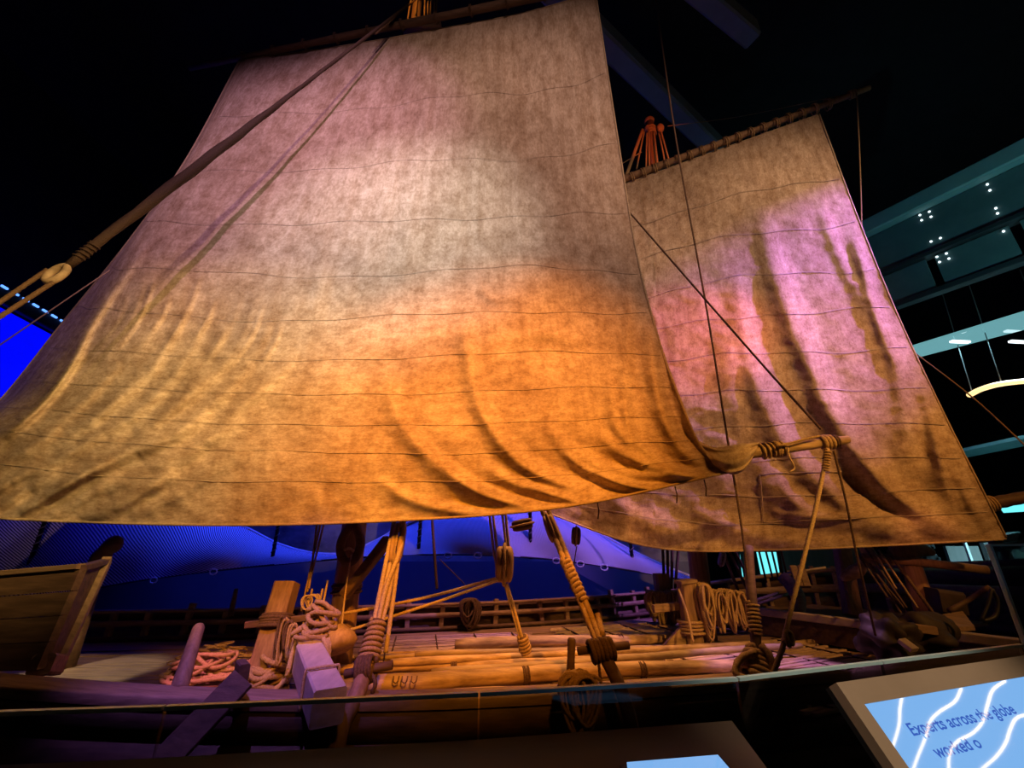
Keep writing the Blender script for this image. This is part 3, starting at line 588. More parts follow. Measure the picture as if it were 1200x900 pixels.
def disp_main(x, y):
    d = np.zeros(x.shape)
    for poly, w, a, s in (
        ([(548, 370), (552, 420), (572, 490), (630, 552), (740, 584), (840, 566)], 11, .10, .7), ([(452, 430), (470, 490), (520, 548), (600, 590), (720, 592)], 11, .07, .7),
        ([(640, 496), (676, 530), (740, 556), (850, 560)], 8, .06, .7), ([(700, 506), (740, 536), (800, 556), (856, 560)], 8, .07, .6), ([(560, 540), (620, 572), (720, 586), (820, 572)], 8, .06, .6),
        ([(440, 560), (500, 590), (600, 602), (740, 588)], 8, .06, .6), ([(740, 300), (738, 400), (734, 470), (742, 540)], 9, .06, .5), ([(764, 380), (770, 450), (790, 510), (830, 552)], 10, .12, .6),
        ([(782, 400), (800, 470), (822, 516), (850, 548)], 7, .09, .6), ([(716, 440), (724, 500), (760, 545)], 8, .05, .6), ([(690, 540), (740, 570), (840, 568)], 7, .05, .6),
        ([(600, 556), (680, 588), (780, 580), (862, 556)], 6, .05, .7), ([(650, 520), (700, 556), (780, 572), (858, 560)], 6, .06, .7), ([(730, 470), (750, 520), (800, 552), (858, 556)], 7, .07, .6), ([(500, 520), (560, 572), (660, 596), (780, 584)], 7, .05, .7), ([(380, 250), (376, 330), (368, 380)], 12, .03, .3), ([(482, 220), (478, 300), (470, 330)], 14, .03, .3), ([(560, 220), (566, 290)], 12, .02, .3),
        ([(390, 425), (450, 410), (520, 388), (560, 392)], 12, .05, .6), ([(590, 398), (640, 388), (690, 400)], 10, .05, .6), ([(560, 335), (580, 350), (620, 345)], 6, .03, .5)):
        d += fold(x, y, poly, w * 0.9, a * 1.5, s)
    # creases fanning out of the left clew
    for k in range(17):
        t = k / 16; x0 = 20 + 250 * t + 14 * math.sin(k * 5.1); y0 = 560 + 34 * math.sin(k * 2.3) - 30 * t; ln = 60 + 50 * abs(math.sin(k * 1.7))
        d += fold(x, y, [(x0 - ln * 0.9, y0 + ln * 0.45), (x0 - ln * 0.3, y0 + ln * 0.14), (x0 + ln * 0.4, y0 - ln * 0.30)], 5 + 3 * abs(math.sin(k * 3.3)), 0.075, .7)
    for k in range(15):
        x0 = 140 + 13 * k; y0 = 372 + 14 * math.sin(k * 2.9) + k * 2; ln = 60 + 26 * math.sin(k * 1.3)
        d += fold(x, y, [(x0 + ln * 0.22, y0 - ln * 0.6), (x0, y0), (x0 - ln * 0.42, y0 + ln * 0.62)], 3.2 + 2.4 * abs(math.sin(k * 4.7)), 0.014 + 0.022 * abs(math.sin(k * 2.2)), .6)
    for k in range(9):
        x0 = 100 + 26 * k; y0 = 470 + 10 * math.sin(k * 2.1)
        d += fold(x, y, [(x0 + 42, y0 - 44), (x0, y0), (x0 - 52, y0 + 42)], 7, 0.05, .6)
    # the left leech hangs slack in long vertical flutes
    d += fold(x, y, [(172, 285), (112, 372), (78, 436), (30, 492), (-40, 540)], 7, .22, .2) + fold(x, y, [(150, 300), (95, 385), (60, 440), (20, 492)], 7, .10, .2) + fold(x, y, [(60, 410), (30, 452), (-10, 490)], 4, .06, .2)
    d += 0.10 * value_noise(x, y, 85, 1) + 0.05 * value_noise(x, y * 1.4, 38, 2) + 0.018 * value_noise(x, y, 15, 3) + 0.008 * value_noise(x, y, 6, 4)
    return d
ms = thing('main_sail', (-2.0, 5.3, 2.0), 'huge weathered tan canvas main sail lit orange along its foot', 'sail')
G1, cl1 = make_sail(ms, lat, 300, 420, disp_main, 'canvas', [0.10, 0.19, 0.28, 0.37, 0.455, 0.545, 0.635, 0.72, 0.80, 0.885], 3)
# gathered clew cloth wrapped round the boom
cl = [[(818, 516, 5.12), (838, 524, 5.02), (862, 521, 4.98), (890, 518, 5.02)], [(826, 530, 5.00), (846, 533, 4.88), (868, 531, 4.85), (888, 523, 4.98)], [(838, 546, 4.98), (852, 549, 4.84), (870, 546, 4.84), (884, 532, 4.98)], [(848, 553, 5.02), (860, 556, 4.95), (872, 551, 4.95), (880, 541, 5.03)]]
P = np.array(cl, float); a_ = cr_np(P, np.linspace(0, 3, 30)); a_ = np.swapaxes(cr_np(np.swapaxes(a_, 0, 1), np.linspace(0, 3, 40)), 0, 1)
a_[..., 2] -= 0.035 * np.sin(np.linspace(0, 16, 30))[:, None] * np.ones((1, 40)); MB().grid(unproject(a_)).build('clew_cloth', 'canvas', ms, uv=[(0.3 + j / 400, 0.3 + i / 300) for i in range(30) for j in range(40)])
for px, py in ((791, 570), (825, 562), (700, 588)):
    p = U(px, py, 5.02); MB().tube([p, p + Vector((0.01, 0, -0.10)), p + Vector((-0.005, 0.01, -0.19))], 0.008, 5).build('reef_tie', 'rope_dark', ms)

# ---- mizzen sail
lat2 = [
 [(640, 250, 8.70), (735, 215, 8.10), (850, 173, 7.45), (960, 134, 6.88)],
 [(640, 330, 8.55), (738, 300, 7.85), (868, 272, 7.20), (1004, 252, 6.78)],
 [(640, 420, 8.40), (748, 400, 7.65), (890, 380, 7.00), (1053, 372, 6.68)],
 [(640, 505, 8.30), (758, 495, 7.50), (905, 488, 6.85), (1107, 487, 6.58)],
 [(636, 560, 8.20), (765, 575, 7.45), (918, 577, 6.80), (1148, 568, 6.52)],
 [(632, 598, 8.15), (765, 641, 7.45), (922, 644, 6.85), (1180, 632, 6.50)]]
def disp_miz(x, y):
    d = np.zeros(x.shape)
    for poly, w, a, s in (
        ([(893, 235), (912, 320), (948, 420), (1000, 520), (1080, 600), (1150, 628)], 15, .22, .4), ([(862, 320), (880, 420), (918, 510), (985, 585), (1080, 628)], 15, .16, .4), ([(1000, 270), (1025, 360), (1050, 430)], 8, .11, .4),
        ([(960, 230), (985, 300), (1020, 370)], 8, .06, .5), ([(1040, 370), (1060, 460), (1070, 560)], 12, .10, .5), ([(1080, 440), (1100, 520), (1120, 600)], 10, .10, .5), ([(1108, 500), (1130, 570), (1160, 622)], 8, .09, .5),
        ([(880, 520), (920, 580), (990, 612), (1090, 632)], 14, .10, .5), ([(800, 580), (850, 614), (930, 634), (1010, 638)], 12, .09, .5), ([(905, 545), (930, 585), (960, 605)], 6, .05, .5), ([(700, 560), (740, 600), (820, 632)], 14, .07, .5),
        ([(960, 560), (1010, 600), (1100, 622)], 10, .07, .5), ([(1000, 520), (1040, 572), (1100, 606)], 10, .06, .5), ([(845, 380), (856, 440), (870, 520)], 14, .06, .4), ([(905, 600), (960, 606), (1010, 604)], 5, .05, .5)):
        d += fold(x, y, poly, w, a * 1.0, s)
    return d + 0.12 * value_noise(x, y, 80, 5) + 0.05 * value_noise(x * 1.2, y * 1.5, 34, 6) + 0.024 * value_noise(x, y * 1.6, 13, 7)
mz = thing('mizzen_sail', (4.0, 7.2, 1.6), 'smaller tan canvas mizzen sail lit pink and violet', 'sail')
G2, cl2 = make_sail(mz, lat2, 240, 300, disp_miz, 'canvas2', [0.12, 0.21, 0.30, 0.38, 0.46, 0.54, 0.62, 0.71, 0.81, 0.90], 5)
VV = G2.reshape(-1, 3) - np.array((0, 0, EYE)); DD = VV @ FW; PX = CX + F * (VV @ RT) / DD; PY = CY - F * (VV @ UP) / DD
def on_mizzen(x, y): return Vector(G2.reshape(-1, 3)[np.argmin((PX - x) ** 2 + (PY - y) ** 2)]) + Vector((0, -0.02, 0))
for (x0, y0), (x1, y1) in (((889, 556), (985, 552)), ((889, 556), (894, 612)), ((894, 612), (990, 608))):
    MB().tube([on_mizzen(x0 + (x1 - x0) * f, y0 + (y1 - y0) * f) for f in np.linspace(0, 1, 16)], 0.007, 5).build('patch_seam', 'seam', cl2)

# ---- spars
def spar(name, a, b, r0, r1, m, label, cat, n=16):
    t = thing(name, a, label, cat); a = Vector(a); b = Vector(b)
    MB().tube([a.lerp(b, f) for f in np.linspace(0, 1, 14)], [r0 + (r1 - r0) * f + 0.006 * math.sin(f * 37) for f in np.linspace(0, 1, 14)], n).build('timber', m, t); return t
a = U(222, 80, yT(222, 80)); b = U(760, -30, yT(760, -30))
yd = spar('main_yard', a, b, 0.06, 0.09, 'wood_dark', 'long dark yard carrying the head of the main sail', 'yard')
for f in np.linspace(0.14, 0.95, 12):
    p = a.lerp(b, f); d = (b - a).normalized(); wrap(p - d * 0.03, p + d * 0.03, 0.105, 0.010, 2, n=5).build('lashing', 'rope_dark', yd)
a = U(700, 222, 8.32); b = U(1019, 103, 6.60)
yz = spar('mizzen_yard', a, b, 0.11, 0.06, 'wood_v', 'slim yard carrying the head of the mizzen sail', 'yard')
ln = [U(x, y, Y) for x, y, Y in ((745, 209, 8.0), (810, 189, 7.62), (860, 168, 7.35), (905, 150, 7.1), (955, 131, 6.85))]
for f in np.linspace(0.14, 0.86, 17):
    p = a.lerp(b, f); d = (b - a).normalized(); wrap(p - d * 0.05 - Vector((0, 0, 0.03)), p + d * 0.05 - Vector((0, 0, 0.03)), 0.125, 0.013, 2, n=5).build('lashing', 'rope', yz)
wrap(a.lerp(b, 0.93), a.lerp(b, 0.955), 0.085, 0.018, 3, n=6).build('end_lashing', 'rope', yz)
# boom with its lashings
a = U(700, 555, 5.35); b = U(994, 515, 4.88)
bm = spar('main_boom', a, b, 0.115, 0.05, 'pole', 'pale wooden boom poking out past the clew of the main sail', 'boom')
d = (b - a).normalized(); L_ = (b - a).length
def on_boom(px): 
    f = (px - 700) / 294; return a.lerp(b, f ** 1.0)
def bpt(px):
    lo, hi = 0.0, 1.0
    for _ in range(40):
        mid = (lo + hi) / 2; q = a.lerp(b, mid); v = np.array(q) - np.array((0, 0, EYE)); sx = CX + F * (v @ RT) / (v @ FW)
        if sx < px: lo = mid
        else: hi = mid
    return a.lerp(b, lo)
wrap(bpt(890), bpt(920), 0.088, 0.014, 5, n=6).build('lashing', 'rope', bm); wrap(bpt(908), bpt(914), 0.085, 0.016, 3, n=6).build('lashing', 'rope', bm)
wrap(bpt(962), bpt(976), 0.070, 0.026, 3, n=8).build('grommet', 'rope', bm); wrap(bpt(977), bpt(982), 0.062, 0.014, 2, n=6).build('lashing', 'rope_dark', bm)
p = bpt(918); MB().tube(cr([p + Vector((0, -0.08, 0)), U(925, 535, 4.86), U(931, 548, 4.86), U(925, 553, 4.86)], 14), 0.009, 6).build('loose_end', 'rope_light', bm)
MB().tube(cr([U(912, 523, 4.86), U(938, 516, 4.84), U(960, 511, 4.83)], 10), 0.014, 6).build('tail', 'rope', bm)
# mizzen boom tip beyond the sail
a = U(1120, 598, 6.75); b = U(1225, 578, 6.35); mbm = spar('mizzen_boom', a, b, 0.10, 0.08, 'wood_dark', 'dark boom showing past the clew of the mizzen sail', 'boom')
wrap(a.lerp(b, 0.35), a.lerp(b, 0.45), 0.105, 0.02, 3, n=6).build('lashing', 'rope', mbm)

# ---- masts
def ztop(px, py, Y): return U(px, py, Y)
MX, MY = -2.32, 6.52
mm = thing('main_mast', (MX, MY, 0), 'stout timber main mast rising behind the main sail', 'mast')
mt = U(495, -45, MY)
MB().tube([Vector((MX, MY, -0.2)).lerp(mt, f) for f in np.linspace(0, 1, 20)], [0.185 - 0.085 * f for f in np.linspace(0, 1, 20)], 18).build('pole', 'wood_v', mm)
for z in (0.9, 5.0, 9.0):
    q = Vector((MX, MY, 0)).lerp(mt, z / mt.z); wrap(q, q + Vector((0, 0, 0.14)), 0.195 - 0.006 * z, 0.016, 5, n=6).build('band', 'rope_dark', mm)
hd = U(492, 34, MY - 0.25)
MB().beam(hd + Vector((-0.40, 0, 0.02)), hd + Vector((0.5, 0, 0.06)), 0.2, 0.22).build('yard_chock', 'wood_dark', mm)
NX, NY = 3.34, 8.27
nm = thing('mizzen_mast', (NX, NY, 0), 'red lit mizzen mast with rope bundles at its head', 'mast')
nt2 = U(761, 143, NY)
MB().tube([Vector((NX, NY, -0.2)).lerp(nt2, f) for f in np.linspace(0, 1, 20)], [0.175 - 0.065 * f for f in np.linspace(0, 1, 20)], 18).build('pole', 'wood_v', nm)
MB().ellipsoid(nt2 + Vector((0, 0, 0.03)), ((0.14, 0, 0), (0, 0.14, 0), (0, 0, 0.12)), 12, 8).build('truck', 'wood_v', nm)
wrap(U(762, 150, NY), U(763, 158, NY), 0.13, 0.022, 4).build('lashing', 'rope', nm)
blk = U(774, 150, NY - 0.15); MB().ellipsoid(blk, ((0.10, 0, 0), (0, 0.08, 0), (0, 0, 0.14))).build('cheek_block', 'block', nm)
# rigging falling from the mast heads
def fall(pts, r, m, label, grp=None): return rope_thing('rigging_line', pts, r, m, label, False, 'rigging', grp, 16)
for i, (x0, x1, yb) in enumerate(((753, 731, 214), (755, 746, 198), (758, 757, 200), (760, 761, 199), (766, 771, 197), (772, 780, 195), (774, 785, 192))):
    fall([U(x0, 152 + (i % 3) * 2, NY - 0.14), U((x0 + x1) / 2, (152 + yb) / 2, NY - 0.2), U(x1, yb, NY - 0.16)], 0.022 if i else 0.045, 'rope', 'rope falling from the red lit mizzen mast head to its yard', 'ropes at the mizzen mast head')
for i, (x0, x1, yb) in enumerate(((484, 477, 26), (489, 486, 24), (497, 497, 25), (500, 501, 25), (504, 504, 25), (507, 509, 23), (510, 511, 24))):
    fall([U(x0 + 4, -30, MY - 0.16), U((x0 + x1) / 2 + 1, 0, MY - 0.18), U(x1, yb + 2, MY - 0.20)], 0.02, 'rope', 'rope falling from the amber lit main mast head to its yard', 'ropes at the main mast head')
# ================================================================== THE SHIP: HULL AND DECK
hull = thing('ship_hull', (0, 7, -2.4), 'sewn plank wooden sailing ship hull with open deck', 'ship')
deck = MB()
# deck planks, each a strake along the ship
dk = MB()
dk.prism([(-9, 3.6, -0.10), (9, 6.3, -0.10), (9, 12.5, -0.10), (-9, 8.0, -0.10)][::-1], (0, 0, 0.04)); deckp = dk.build('deck', 'wood_dark', hull, False)
NP = 26
for k in range(NP):
    f0, f1 = k / NP, (k + 1) / NP; mb = MB(); xs = np.linspace(-8.5, 8.2, 12); top = []
    zz = random.uniform(-0.008, 0.008)
    L0 = [Vector((x, near_y(x) + 0.10 + (far_y(x) - near_y(x) - 0.2) * (f0 + 0.0016), zz)) for x in xs]; L1 = [Vector((x, near_y(x) + 0.10 + (far_y(x) - near_y(x) - 0.2) * (f1 - 0.0016), zz)) for x in xs]
    G = np.array([[tuple(p + Vector((0, 0, -0.05))) for p in L0], [tuple(p) for p in L0], [tuple(p) for p in L1], [tuple(p + Vector((0, 0, -0.05))) for p in L1]])
    mb.grid(G, True); mb.build('plank', 'wood' , deckp, False)
# near side: outer strakes, ribs, cap rail
xs = np.linspace(-9, 8.6, 30)
nside = MB()
nside.grid(np.array([[(x, near_y(x) + 0.10, near_z(x)) for x in xs], [(x, near_y(x) + 0.10, -0.1) for x in xs]]), False); ns = nside.build('inner_lining', 'wood_dark', hull)
for k in range(9):
    z0 = lambda x: near_z(x) - 0.03 - 0.27 * k; z1 = lambda x: near_z(x) - 0.03 - 0.27 * (k + 1) + 0.012
    off = lambda kk: -0.10 - 0.16 * math.sin(min(kk, 5) / 5 * PI / 2) + (0.10 * max(0, kk - 4))
    mb = MB(); mb.grid(np.array([[(x, near_y(x) + off(k) + 0.04, z0(x)) for x in xs], [(x, near_y(x) + off(k), z0(x)) for x in xs], [(x, near_y(x) + off(k + 1), z1(x)) for x in xs], [(x, near_y(x) + off(k + 1) + 0.04, z1(x)) for x in xs]]), False)
    mb.build('strake', 'wood_dark', hull)
mb = MB(); mb.grid(np.array([[(x, near_y(x) - 0.13, near_z(x) - 0.07) for x in xs], [(x, near_y(x) - 0.14, near_z(x)) for x in xs], [(x, near_y(x) - 0.12, near_z(x) + 0.015) for x in xs], [(x, near_y(x) + 0.13, near_z(x) + 0.015) for x in xs], [(x, near_y(x) + 0.15, near_z(x)) for x in xs], [(x, near_y(x) + 0.15, near_z(x) - 0.07) for x in xs]]), True); mb.build('cap_rail', 'wood', hull)
for i, x in enumerate(np.arange(-7.8, 5.2, 0.55)):
    MB().beam((x, near_y(x) + 0.16, -0.05), (x, near_y(x) + 0.15, near_z(x) - 0.05), 0.10, 0.09, (0, 1, 0)).build('rib', 'wood_dark', ns, False)
# far side
farc = [(-9.5, 7.75, 0.46), (-7.2, 8.1, 0.45), (-4.0, 8.55, 0.44), (-0.7, 9.25, 0.44), (1.4, 9.95, 0.45), (3.4, 11.0, 0.47), (5.0, 11.45, 0.62), (6.4, 11.35, 0.80), (7.6, 10.9, 0.96), (8.4, 10.0, 1.10), (8.9, 8.8, 1.2), (9.2, 7.8, 1.3)]
FC = cr(farc, 120)
def along(i): 
    t = (FC[min(i + 1, 119)] - FC[max(i - 1, 0)]); t.z = 0; t.normalize(); return t, Vector((-t.y, t.x, 0))
def fstrip(z0f, z1f, o0, o1, name, m, parent, th=0.05, i0=0, i1=120):
    mb = MB(); R_ = [[], [], [], []]
    for i in range(i0, i1):
        p = FC[i]; t, n = along(i); zt = p.z
        za = z0f * zt if abs(z0f) <= 1 else z0f; zb = z1f * zt
        a = Vector((p.x, p.y, z0f * zt)) + n * o0; b = Vector((p.x, p.y, z1f * zt)) + n * o1
        R_[0].append(tuple(a)); R_[1].append(tuple(a - n * th)); R_[2].append(tuple(b - n * th)); R_[3].append(tuple(b))
    R_.append(R_[0]); mb.grid(np.array(R_), True); return mb.build(name, m, parent)
fb = fstrip(-0.25, 0.30, 0.12, 0.20, 'far_side', 'wood_dark', hull)
fstrip(0.31, 0.64, 0.20, 0.23, 'strake', 'wood_dark', fb); fstrip(0.65, 0.95, 0.23, 0.25, 'strake', 'wood_dark', fb)
fstrip(0.93, 1.02, 0.16, 0.16, 'top_rail', 'wood', fb, 0.16); fstrip(0.48, 0.66, 0.04, 0.04, 'stringer', 'wood', fb, 0.06)
fstrip(0.0, 0.14, 0.04, 0.04, 'waterway', 'wood_dark', fb, 0.10)
cum = 0; last = -9
for i in range(1, 119):
    cum += (FC[i] - FC[i - 1]).length
    if cum - last > 0.40 and FC[i].x < 8.3:
        last = cum + random.uniform(-0.06, 0.06); p = FC[i]; t, n = along(i); zt = p.z + random.choice((0, 0, 0, 0.10, 0.05))
        MB().beam(Vector((p.x, p.y, -0.08)) + n * 0.03, Vector((p.x, p.y, zt)) + n * 0.10 + t * random.uniform(-0.05, 0.05), 0.09, 0.10, n).build('rib', 'wood', fb, False)
# outboard skin of the far side and the stem
fstrip(-5.0, 0.9, -1.2, 0.30, 'outer_skin', 'wood_dark', fb, 0.03, 0, 120)
MB().beam((9.25, 7.6, -2.4), (9.55, 7.75, 1.9), 0.22, 0.35, (1, 0, 0)).build('stem_post', 'wood_dark', hull, False)
# cross beam forward of the mizzen
p0 = Uz(880, 711, 0.45); p1 = Uz(1044, 730.5, 0.45); dv = (p1 - p0).normalized()
xb = MB().beam(p0 - dv * 0.9 - Vector((0, 0, 0.06)), p1 + dv * 1.4 - Vector((0, 0, 0.06)), 0.12, 0.12).build('cross_beam', 'pale', hull, False)
MB().beam(p0 - dv * 0.9 - Vector((0, 0, 0.27)), p1 + dv * 1.4 - Vector((0, 0, 0.27)), 0.08, 0.30).build('bulkhead_board', 'wood_dark', hull, False)
q0 = Uz(950, 738, 0.06); q1 = Uz(1032, 748, 0.06); MB().beam(q0, q1, 0.16, 0.10).build('sill', 'wood', hull, False)
# raised fore platform behind the cross beam
fp = MB(); n2 = Vector((-dv.y, dv.x, 0)); n2 = n2 if n2.x > 0 else -n2
fp.prism([p0 + n2 * 0.1 - Vector((0, 0, 0.2)), p1 + n2 * 0.1 - Vector((0, 0, 0.2)), p1 + dv * 0.6 + n2 * 2.6 - Vector((0, 0, 0.2)), p0 + n2 * 2.6 - Vector((0, 0, 0.2))], (0, 0, 0.05)); fp.build('fore_platform', 'wood_dark', hull, False)

# bamboo deck mat in the bow half
def mat_thing(c, d, nsl, L, pitch, label, z=0.03, seed=1):
    rr = random.Random(seed); t = thing('bamboo_mat', (c[0], c[1], z - 0.01), label, 'mat'); d = Vector((d[0], d[1], 0)).normalized(); n = Vector((-d.y, d.x, 0))
    for k in range(nsl):
        o = (k - nsl / 2) * pitch; l0 = -L / 2 + rr.uniform(-0.15, 0.05); l1 = L / 2 + rr.uniform(-0.05, 0.2); c0 = Vector((c[0], c[1], z)) + n * o; w = pitch * rr.uniform(0.50, 0.72)
        a_ = c0 + d * l0; b_ = c0 + d * l1 + n * rr.uniform(-0.02, 0.02); h = rr.uniform(0, 0.02)
        MB().beam(a_ + Vector((0, 0, h)), b_ + Vector((0, 0, h)), w, 0.028).build('slat', 'bamboo', t, False)
    for s in np.linspace(-L / 2 + 0.2, L / 2 - 0.2, 4):
        c0 = Vector((c[0], c[1], z + 0.024)) + d * s; MB().tube([c0 - n * nsl * pitch / 2, c0 + n * nsl * pitch / 2], 0.014, 6).build('tie_cord', 'rope_dark', t)
    return t
mat_thing((3.75, 6.5), (1.0, 0.42), 26, 2.7, 0.092, 'pink lit bamboo slat mat on the deck before the cross beam', 0.03, 3)
mat_thing((1.6, 5.55), (1.0, 0.16), 12, 2.6, 0.06, 'bamboo slat mat under the near ends of the spars', 0.025, 4)
mat_thing((-0.9, 7.9), (1.0, 0.2), 14, 2.4, 0.075, 'bamboo slat mat behind the spars near the main mast', 0.03, 5)
mat_thing((2.0, 8.7), (1.0, 0.3), 16, 2.2, 0.08, 'bamboo slat mat by the far side of the mizzen mast', 0.03, 6)

# the loose spars stacked on deck
sp = [((533, 756), (797, 747), 0.088, 0.10), ((486, 768), (858, 755), 0.044, 0.05), ((458, 777), (905, 753), 0.050, 0.11), ((398, 784), (812, 768), 0.056, 0.06), ((505, 788), (940, 757), 0.052, 0.19),
      ((428, 801), (862, 779), 0.092, 0.14), ((470, 811), (884, 787), 0.040, 0.045), ((520, 814), (860, 797), 0.036, 0.10), ((720, 776), (985, 748), 0.046, 0.05), ((405, 771), (612, 763), 0.040, 0.045), ((800, 800), (960, 770), 0.036, 0.04)]
lbs = ['thick round spar topmost behind the others, with a rope made fast to it', 'thin spar just in front of the thick round one', 'long thin spar ending beside the mizzen bitts', 'smooth spar running from beside the main mast', 'long spar lying highest on the pile', 'broad spar with three carved marks near its butt', 'slim spar along the near edge of the pile', 'slimmest spar hugging the near gunwale', 'spar reaching forward to the bow mat', 'short spar lying behind the pile near the mast', 'short thin spar beside the heavy knotted rope']
for k, ((p, q, r, z), lb) in enumerate(zip(sp, lbs)):
    a = Uz(*p, z); b = Uz(*q, z); t = thing('deck_spar', a, lb, 'spar', 'spars lying on the deck'); rr = random.Random(k)
    N_ = 26; pts = []; rad = []
    for i in range(N_):
        f = i / (N_ - 1); c = a.lerp(b, f); c.z += 0.012 * math.sin(f * 5 + k); c.y += 0.02 * math.sin(f * 7 + k * 2); pts.append(c); rad.append(r * (1 - 0.25 * f) * (1 + 0.05 * math.sin(i * 1.9 + k)) * (0.75 if i in (0, N_ - 1) else 1))
    o = MB().tube(pts, rad, 14).build('timber', 'pole_grey' if k in (1, 4, 6, 9) else 'pole', t)
    for f in (0.3 + 0.05 * (k % 3), 0.72):
        c = a.lerp(b, f); d = (b - a).normalized()
        if k in (0, 3, 5, 8): wrap(c - d * 0.04, c + d * 0.04, r * (1.02 - 0.25 * f), 0.010, 4, n=5).build('binding', 'rope_dark', t)
    if k == 5:
        for x in (466, 476, 487):
            c = Uz(x, 794, 0.20); c.y -= 0.06; MB().tube([c + Vector((-0.03, 0, 0.03)), c + Vector((-0.026, -0.02, -0.015)), c + Vector((0.0, -0.025, -0.03)), c + Vector((0.026, -0.02, -0.015)), c + Vector((0.03, 0, 0.03))], 0.007, 5).build('carved_mark', 'wood_dark', t)
# ================================================================== DECK FITTINGS, TACKLES AND ROPES
V = Vector
ORD = ['first', 'second', 'third', 'fourth', 'fifth', 'sixth', 'seventh', 'eighth']
# planked bulwark box at the stern end
bx = thing('plank_bulwark', U(45, 786, 4.3), 'dark plank bulwark box with a slanting corner post beside the gunwale', 'bulwark')
tl, tr, br, bl_ = U(-90, 682, 4.55), U(94, 666, 4.60), U(42, 786, 4.25), U(-110, 790, 4.2)
for k in range(4):
    f0, f1 = k / 4 + 0.004, (k + 1) / 4 - 0.004
    MB().prism([tl.lerp(bl_, f0), tr.lerp(br, f0), tr.lerp(br, f1), tl.lerp(bl_, f1)], (0.02, 0.06, 0)).build('plank', 'wood_dark', bx, False)
tr2, br2 = U(124, 660, 5.30), U(64, 787, 4.62)
MB().prism([tr.lerp(tr2, 0.1), tr2, br2, br.lerp(br2, 0.1)], (-0.06, 0.03, 0)).build('side_board', 'wood_dark', bx, False)
MB().beam(tr2 + V((0, 0, 0.03)), br2, 0.09, 0.13).build('corner_post', 'wood', bx, False); MB().beam(tr + V((0, 0, 0.0)), tr2 + V((0, 0, 0.02)), 0.09, 0.06).build('top_piece', 'wood_dark', bx, False)
MB().beam(br.lerp(br2, 0.15) + V((0, 0, 0.05)), br.lerp(br2, 0.9) + V((0, 0, 0.05)), 0.16, 0.16).build('foot_block', 'wood', bx, False)
MB().beam(tl + V((0, 0, 0.02)), tr + V((0, 0, 0.02)), 0.10, 0.05).build('top_rail', 'wood', bx, False)
# dark timber head with its blue cloth beyond the bulwark
hp = U(120, 668, 6.6); th_ = thing('carved_timber_head', V((hp.x, hp.y, 0)), 'dark rounded timber head standing behind the plank bulwark', 'post')
MB().tube(cr([V((hp.x - 0.1, hp.y, 0)), U(112, 668, 6.6), U(122, 648, 6.6), U(131, 637, 6.6)], 12), [0.12] * 8 + [0.10, 0.10, 0.10, 0.10], 10).build('shaft', 'wood_dark', th_)
MB().ellipsoid(U(133, 638, 6.6), ((0.12, 0, 0.04), (0, 0.10, 0), (-0.04, 0, 0.12))).build('knob', 'wood_dark', th_)
# leaning stake and stick
s = MB(); s.lathe(U(208, 812, 4.42), U(234, 732, 4.75), ((0, .075), (.08, .072), (.5, .062), (.95, .052), (1, .035)), 12); tag(s.build('leaning_stake', 'wood_v', None), 'thick wooden stake leaning over the gunwale by the pink rope', 'stake')
s = MB(); s.beam(U(285, 795, 4.10), U(192, 892, 3.75), 0.20, 0.06, (0, -1, 0)); s.beam(U(285, 795, 4.12), U(280, 788, 4.30), 0.20, 0.08, (0, -1, 0)); tag(s.build('fender_plank', 'wood_dark', None, False), 'weathered plank hung outboard over the gunwale behind the glass', 'plank')
s = MB(); s.beam(Uz(266, 722, 0.3), Uz(276, 690, 0.95), 0.06, 0.05); 
p = U(270, 722, 8.3); q = U(277, 690, 8.3); s = MB(); s.tube([p, q], [0.05, 0.035], 8); tag(s.build('thole_pin', 'wood_dark', None), 'thin upright pin standing on the far bulwark', 'pin')

# rope heaps
o = pile(Uz(240, 795, 0.02), 0.42, 0.46, 13, 0.024, 3, None, 1.35, 8, 0.25).build('rope_pile', 'rope_light', None); tag(o, 'loose heap of thick rope on deck, lit pink', 'rope')
o = pile(Uz(250, 780, 0.02), 0.42, 0.40, 14, 0.010, 9, None, 1.5, 6, 0.25).build('twine_pile', 'rope_light', None); tag(o, 'tangle of thin pale twine behind the pink rope heap', 'twine')
o = pile(Uz(308, 812, 0.02), 0.34, 0.66, 15, 0.028, 5, None, 1.0, 8, 0.6).build('rope_coil', 'rope', None); tag(o, 'golden coil of thick rope at the foot of the leaning bitt', 'rope')
# leaning bitt with hanging ropes
bt = thing('timber_bitt', Uz(300, 806, 0), 'leaning timber bitt hung with ropes beside the main mast', 'bitt')
a = U(300, 812, 5.45); b = U(337, 683, 5.75); MB().beam(a, b, 0.25, 0.24, (0, 1, 0), 0.03).build('post', 'wood_v', bt, False)
d = (b - a).normalized(); MB().beam(a.lerp(b, 0.60) - V((0.30, 0.1, 0)), a.lerp(b, 0.60) + V((0.42, 0.05, 0.06)), 0.07, 0.07).build('cross_pin', 'wood_dark', bt, False)
wrap(a.lerp(b, 0.55), a.lerp(b, 0.68), 0.175, 0.02, 5, n=6).build('lashing', 'rope_dark', bt)
for i in range(4):
    o = hank(U(330 + i * 5, 722 + i * 3, 5.42 - 0.03 * i), (1, 0.2, 0), 0.62 - 0.05 * i, 0.12, 0.12, 3, 0.014, 40 + i, None, 6).build('rope_hank', 'rope' if i % 2 else 'rope_dark', None); tag(o, ('dark hank lying flat on the face of the leaning bitt', 'golden hank next to the dark one on the leaning bitt', 'dark hank between two golden ones beside the leaning bitt', 'golden hank hanging furthest from the leaning bitt')[i], 'rope', 'hanks on the leaning bitt')
